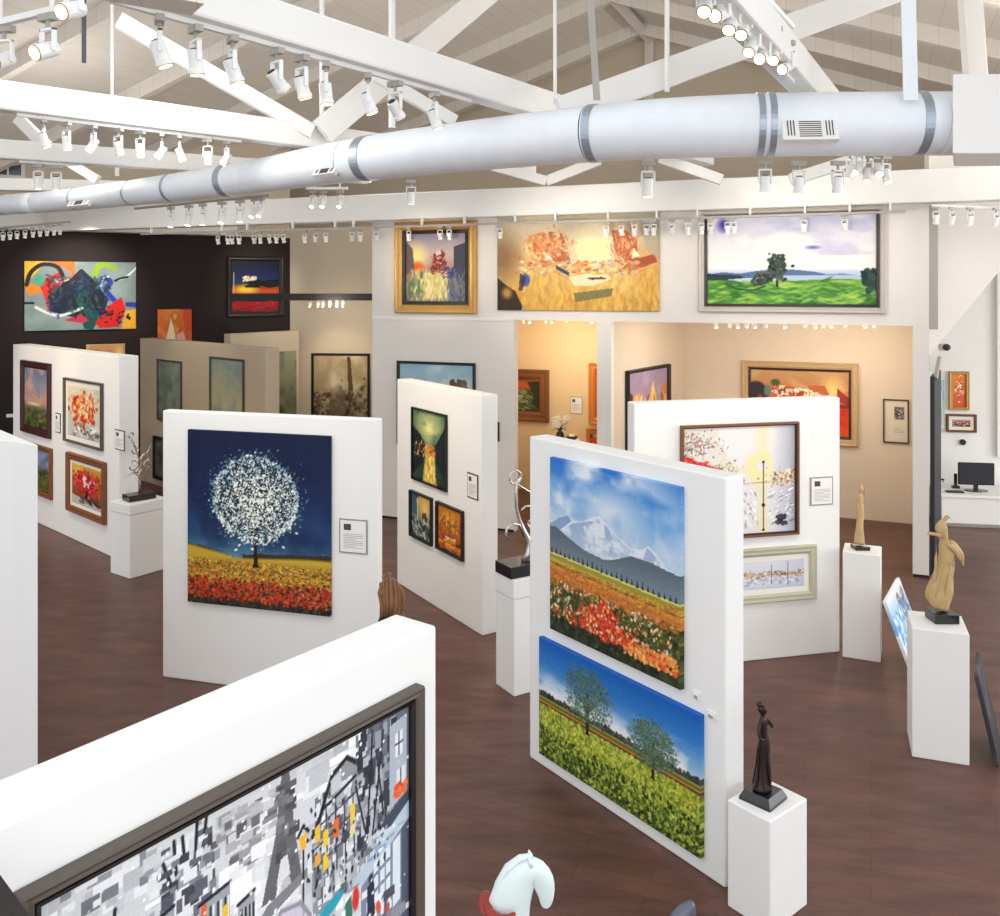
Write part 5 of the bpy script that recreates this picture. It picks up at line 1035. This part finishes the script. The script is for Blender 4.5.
for x, y in ((-.22,.045), (-.22,-.045), (.05,.045), (.05,-.045)): g.tube([(x,y,hb_), (x-.01,y,hb_*.72), (x+(.016 if x < 0 else 0),y,hb_*.45), (x,y,hb_*.2), (x+.008,y,.02)], [.052,.038,.024,.018,.026], 10)
g.tube([(-.29,0,zb-.04), (-.34,0,zb-.08), (-.345,0,zb-.2), (-.33,0,zb-.28)], [.022,.028,.024,.008], 8)
body = g.build('body', 'porcelain', t, smooth=True, sub=1)
for y in (.020, -.020): MB().tube([(hx(531),y,hzz(863)), (hx(530),y,hzz(858)), (hx(529),y*1.1,hzz(853.5))], [.012,.010,.002], 6).build('ear', 'porcelain', t, smooth=True)
MB().tube([(hx(493),0,hzz(905)), (hx(497),0,hzz(885)), (hx(507),0,hzz(868)), (hx(520),0,hzz(858)), (hx(532),0,hzz(855))], [.018,.022,.024,.020,.010], 10, flat=(.5,1)).build('mane', 'porcelain', t, smooth=True)
g = MB(); g.tube([(hx(484),-.03,hzz(897)), (hx(490),-.06,hzz(902)), (hx(500),-.085,hzz(905)), (hx(509),-.09,hzz(902)), (hx(515),-.08,hzz(898))], [.006,.018,.024,.018,.006], 10, flat=(1,.8))
g.ball((hx(486),0,hzz(903)), .03, .07, .014); g.build('saddle', 'red', t, smooth=True)
# grey fin-shaped bronze at the bottom edge
FY = 3.75; c = at(686, 912, FY); base2 = .72
tp = pedestal((c.x-.15, FY-.15), .3, .3, base2, 'white pedestal under the grey fish sculpture below the bottom edge')
t = thing('fin_sculpture', 'dark grey curved fin sculpture whose tip shows at the bottom edge', 'sculpture', (c.x, FY, base2), .2)
hh_ = at(690, 901, FY).z-base2
MB().box(-.08,.08,-.06,.06,0,.03).build('base', 'black', t)
MB().loft([(-.0,0,.03,.05,.03), (-.03,0,hh_*.4,.075,.04), (-.02,0,hh_*.7,.065,.036), (0,0,hh_*.88,.045,.028), (.015,0,hh_*.97,.02,.014), (.02,0,hh_,.004,.004)], 16).build('fin', 'grey', t, smooth=True, sub=1)
# dark object at the lower left corner: top corner of a framed picture leaning near the camera
a, b = at(-22, 850, 1.55), at(33, 934, 1.35)
o = MB().box(-.012, .012, -.4, .02, -1.2, 0).build('black_picture', 'blackf', loc=at(3, 882, 1.62)); o.location = at(-16, 880, 1.60); 
o.rotation_euler = (0, math.radians(-36), 0); tag(o, 'black edge of something near the camera in the lower left corner', 'picture frame')
# orchid
PO = BW.hit(560, 440); q = at(560, 437, 13.9)
tp = pedestal((q.x-.2, q.y-.15), .4, .3, q.z-.06, 'white pedestal under the orchid behind the meadow panel')
t = thing('potted_orchid', 'white orchid blooms above a dark vase in the yellow room', 'flower arrangement', (q.x, q.y, q.z-.059), 0)
MB().loft([(0,0,0,.05,.05), (0,0,.06,.07,.07), (0,0,.12,.055,.055), (0,0,.15,.035,.035)], 16).build('vase', 'black', t, smooth=True)
g = MB()
for k in range(5): a = k*1.25; g.tube([(0,0,.14), (.05*math.cos(a), .05*math.sin(a), .24), (.12*math.cos(a), .1*math.sin(a), .28+.03*math.sin(k))], .005, 6)
for k in range(6): a = k*1.05+.3; g.tube([(0,0,.14), (.07*math.cos(a), .06*math.sin(a), .2), (.13*math.cos(a), .1*math.sin(a), .16)], [.008,.018,.004], 6, flat=(1,.3))
g.build('stems', 'leafg', t, smooth=True)
g = MB(); rs = random.Random(5)
for k in range(9):
    a = rs.random()*6.28; r = .04+.12*rs.random(); cx, cy, cz = r*math.cos(a), r*math.sin(a)*.6, .24+.12*rs.random()
    for j in range(5): b_ = j*1.257; g.ball((cx+.028*math.cos(b_), cy-.01, cz+.028*math.sin(b_)), .026, .008, .02, 8)
g.build('blooms', 'petal', t, smooth=True)
q2 = at(572, 440, 13.6); t = thing('small_bowl', 'small black and white bowl right of the orchid', 'bowl', (q2.x, q2.y, q2.z), 0)
MB().loft([(0,0,0,.03,.03), (0,0,.02,.07,.07), (0,0,.06,.09,.09), (0,0,.062,.08,.08), (0,0,.03,.05,.05)], 16).build('bowl_body', 'black', t, smooth=True); MB().ball((0,0,.065), .05, .05, .025).build('contents', 'petal', t, smooth=True)
tp = pedestal((q2.x-.12, q2.y-.12), .24, .24, q2.z-.001, 'narrow white pedestal under the small bowl')
# ================================================================== COLUMN AND OFFICE CORNER (right)
pc = W.pt(W.L); 
struct(MB().box(-.02, .10, -.02, .2, 3.0, 4.5).build('trim_8', 'pole', loc=(pc.x+.02, pc.y+.05, 0), rz=W.rz))
# open dark door seen nearly edge-on
dz = fl(931, 576); da = at(931, 376, 11.3); db = at(942, 366, 12.4)
o = MB().box(0, 1.05, -.025, .025, 0.01, 2.42).build('door_leaf', 'blackm', None, (5.26, 10.95, 0), math.radians(60)); 
o.name = 'door_1'; struct(o); h_ = MB().tube([(.95,-.03,1.0), (.95,-.07,1.0), (.82,-.07,1.0)], .012, 8).build('door_handle', 'chrome', o, smooth=True)
p1_, p2_ = at(931, 352, 11.25), at(941, 316, 11.25)
tag(MB().box(0, .11, -.01, .01, 0, .78).build('glass_screen', 'clouded', loc=(p1_.x, 11.3, at(931, 372, 11.3).z)), 'narrow frosted screen strip over the black door', 'screen')
q = at(936, 380, 11.05); o = MB().box(0, .32, -.02, .02, 0, .05).build('door_closer', 'pole', loc=q); o.rotation_euler = (0, -.9, .9); tag(o, 'grey slanted closer arm above the black door', 'door closer')
# reception desk with upper surface
dl = fl(942, 526); 
Rz = RB.rz
t = thing('reception_desk', 'plain white reception counter below the monitor at the right edge', 'counter', (dl.x, dl.y, 0), Rz)
hD = CAM_H-(494-HY)/FPX*dl.y
MB().box(0, 3.2, 0, .7, 0, hD-.04).build('front_panel', 'white', t); MB().box(-.02, 3.22, -.03, .72, hD-.04, hD).build('counter_top', 'panel', t, bevel=.005)
MB().box(.02, 3.2, .0, .02, .0, .05).build('kick_strip', 'pole', t)
def ondesk(px, dep, z=0):
    r = (px-CX)/FPX; d_ = RB.d; P0 = Vector((dl.x, dl.y))+Vector((-d_.y, d_.x))*dep; tt_ = (r*P0.y-P0.x)/(d_.x-r*d_.y); p = P0+d_*tt_; return (p.x, p.y, hD+.001+z)
mp_ = ondesk(976, .3); t = thing('computer_monitor', 'black computer monitor on the white counter', 'monitor', mp_, Rz)
MB().loft([(0,0,0,.17,.1), (0,0,.015,.16,.095), (0,0,.02,.04,.03)], 20).build('stand_base', 'black', t); MB().box(-.03,.03,.0,.03,.015,.12).build('stand_neck', 'black', t)
MB().box(-.25,.25,-.02,.02,.09,.42).build('bezel', 'blackm', t, bevel=.006); MB().box(-.235,.235,-.023,-.02,.115,.405).build('screen', 'screen', t)
p = ondesk(953, .15); t = thing('keyboard', 'small black keyboard left of the monitor', 'keyboard', p, Rz); MB().box(-.1,.14,-.05,.05,0,.02).build('keyboard_body', 'black', t)
MB().box(-.09,.13,-.04,.04,.02,.024).build('keys', 'screen', t)
p = ondesk(955.5, .45); t = thing('desk_phone', 'upright black cordless phone behind the keyboard', 'telephone', p, Rz); MB().box(-.05,.05,-.04,.04,0,.04).build('cradle', 'black', t); MB().box(-.022,.022,-.015,.015,.04,.22).build('handset', 'black', t, bevel=.005)
RW = Face(RB.P+Vector((-RB.d.y, RB.d.x))*.94, RB.Q+Vector((-RB.d.y, RB.d.x))*.94)
P(RW, ((948.6,371),(969.6,371.6),(969.8,410.4),(948.8,410)), a_orangeflower, 'gold framed orange flower picture on the office wall, upper one', 'gold', .05, .05)
P(RW, ((946,413.5),(977,414.5),(977,433),(946,432)), a_redboats, 'low brown framed red picture on the office wall, lower one', 'brownf', .035, .05, mount=.05)
P(RW, ((937.5,380),(944.5,380),(944.5,428),(937.5,430)), a_skystrip, 'narrow pale unframed picture beside the black door')
s_, z_ = RW.hit(945, 347); q = RW.pt(s_, .0); t = thing('security_camera', 'small dark dome camera on the white office wall', 'camera', (q.x, q.y, z_), Rz)
MB().box(-.05,.05,-.04,0,-.05,.05).build('mount', 'white', t); MB().ball((.0,-.08,0), .06, .06, .055).build('dome', 'screen', t, smooth=True)
s_, z_ = RW.hit(962.5, 442); q = RW.pt(s_, 0); tag(MB().tube([(0,0,0),(0,-.03,0)], .045, 12).build('wall_sensor', 'blackm', loc=(q.x, q.y, z_), rz=Rz), 'round black sensor low on the white office wall', 'sensor')
s_, z_ = D.hit(10, 415.5); q = D.pt(s_, .0); tag(MB().box(-.06,.06,-.03,0,-.03,.03).build('wall_switch', 'white', loc=(q.x, q.y, z_), rz=D.rz), 'tiny white switch on the dark wall at the left edge', 'switch')
s_, z_ = BW.hit(911, 470); 
# tall window with a pale curtain at the right edge
s_, _ = RW.hit(1003, 400); q = RW.pt(s_, .0)
wf = struct(ring(-.1, 2.0, .9, 3.9, [(0, 0), (0, -.06), (.07, -.06), (.07, 0)]).build('window_2', 'white', loc=(q.x, q.y, 0), rz=Rz))
# accent spots
def acc(face, px, py, power, col=SOFTW, off=1.9, zt=4.3, deg=62):
    u, z = face.hit(px, py); q = face.pt(u, off); tgt = face.pt(u, 0); spot((q.x, q.y, zt), (tgt.x, tgt.y, z), power, col, deg)
acc(F3, 45, 400, 115, WARM); acc(F3, 92, 420, 115, WARM); acc(F4, 435, 470, 150, WARM); acc(F6, 735, 480, 110, SOFTW, 2.2); acc(F2, 260, 500, 60); acc(F7, 200, 400, 60, SOFTW)
acc(W, 435, 265, 45, WARM, 1.9, 3.9); acc(W, 575, 262, 70, SOFTW, 2.2, 4.0, 85); acc(W, 790, 262, 60, SOFTW, 2.2, 4.0, 85); acc(D, 80, 295, 160, SOFTW, 1.8, 4.5, 75); acc(D, 255, 285, 60, SOFTW, 1.8, 4.5)
acc(R, 340, 380, 50, WARM, 1.6, 3.3)
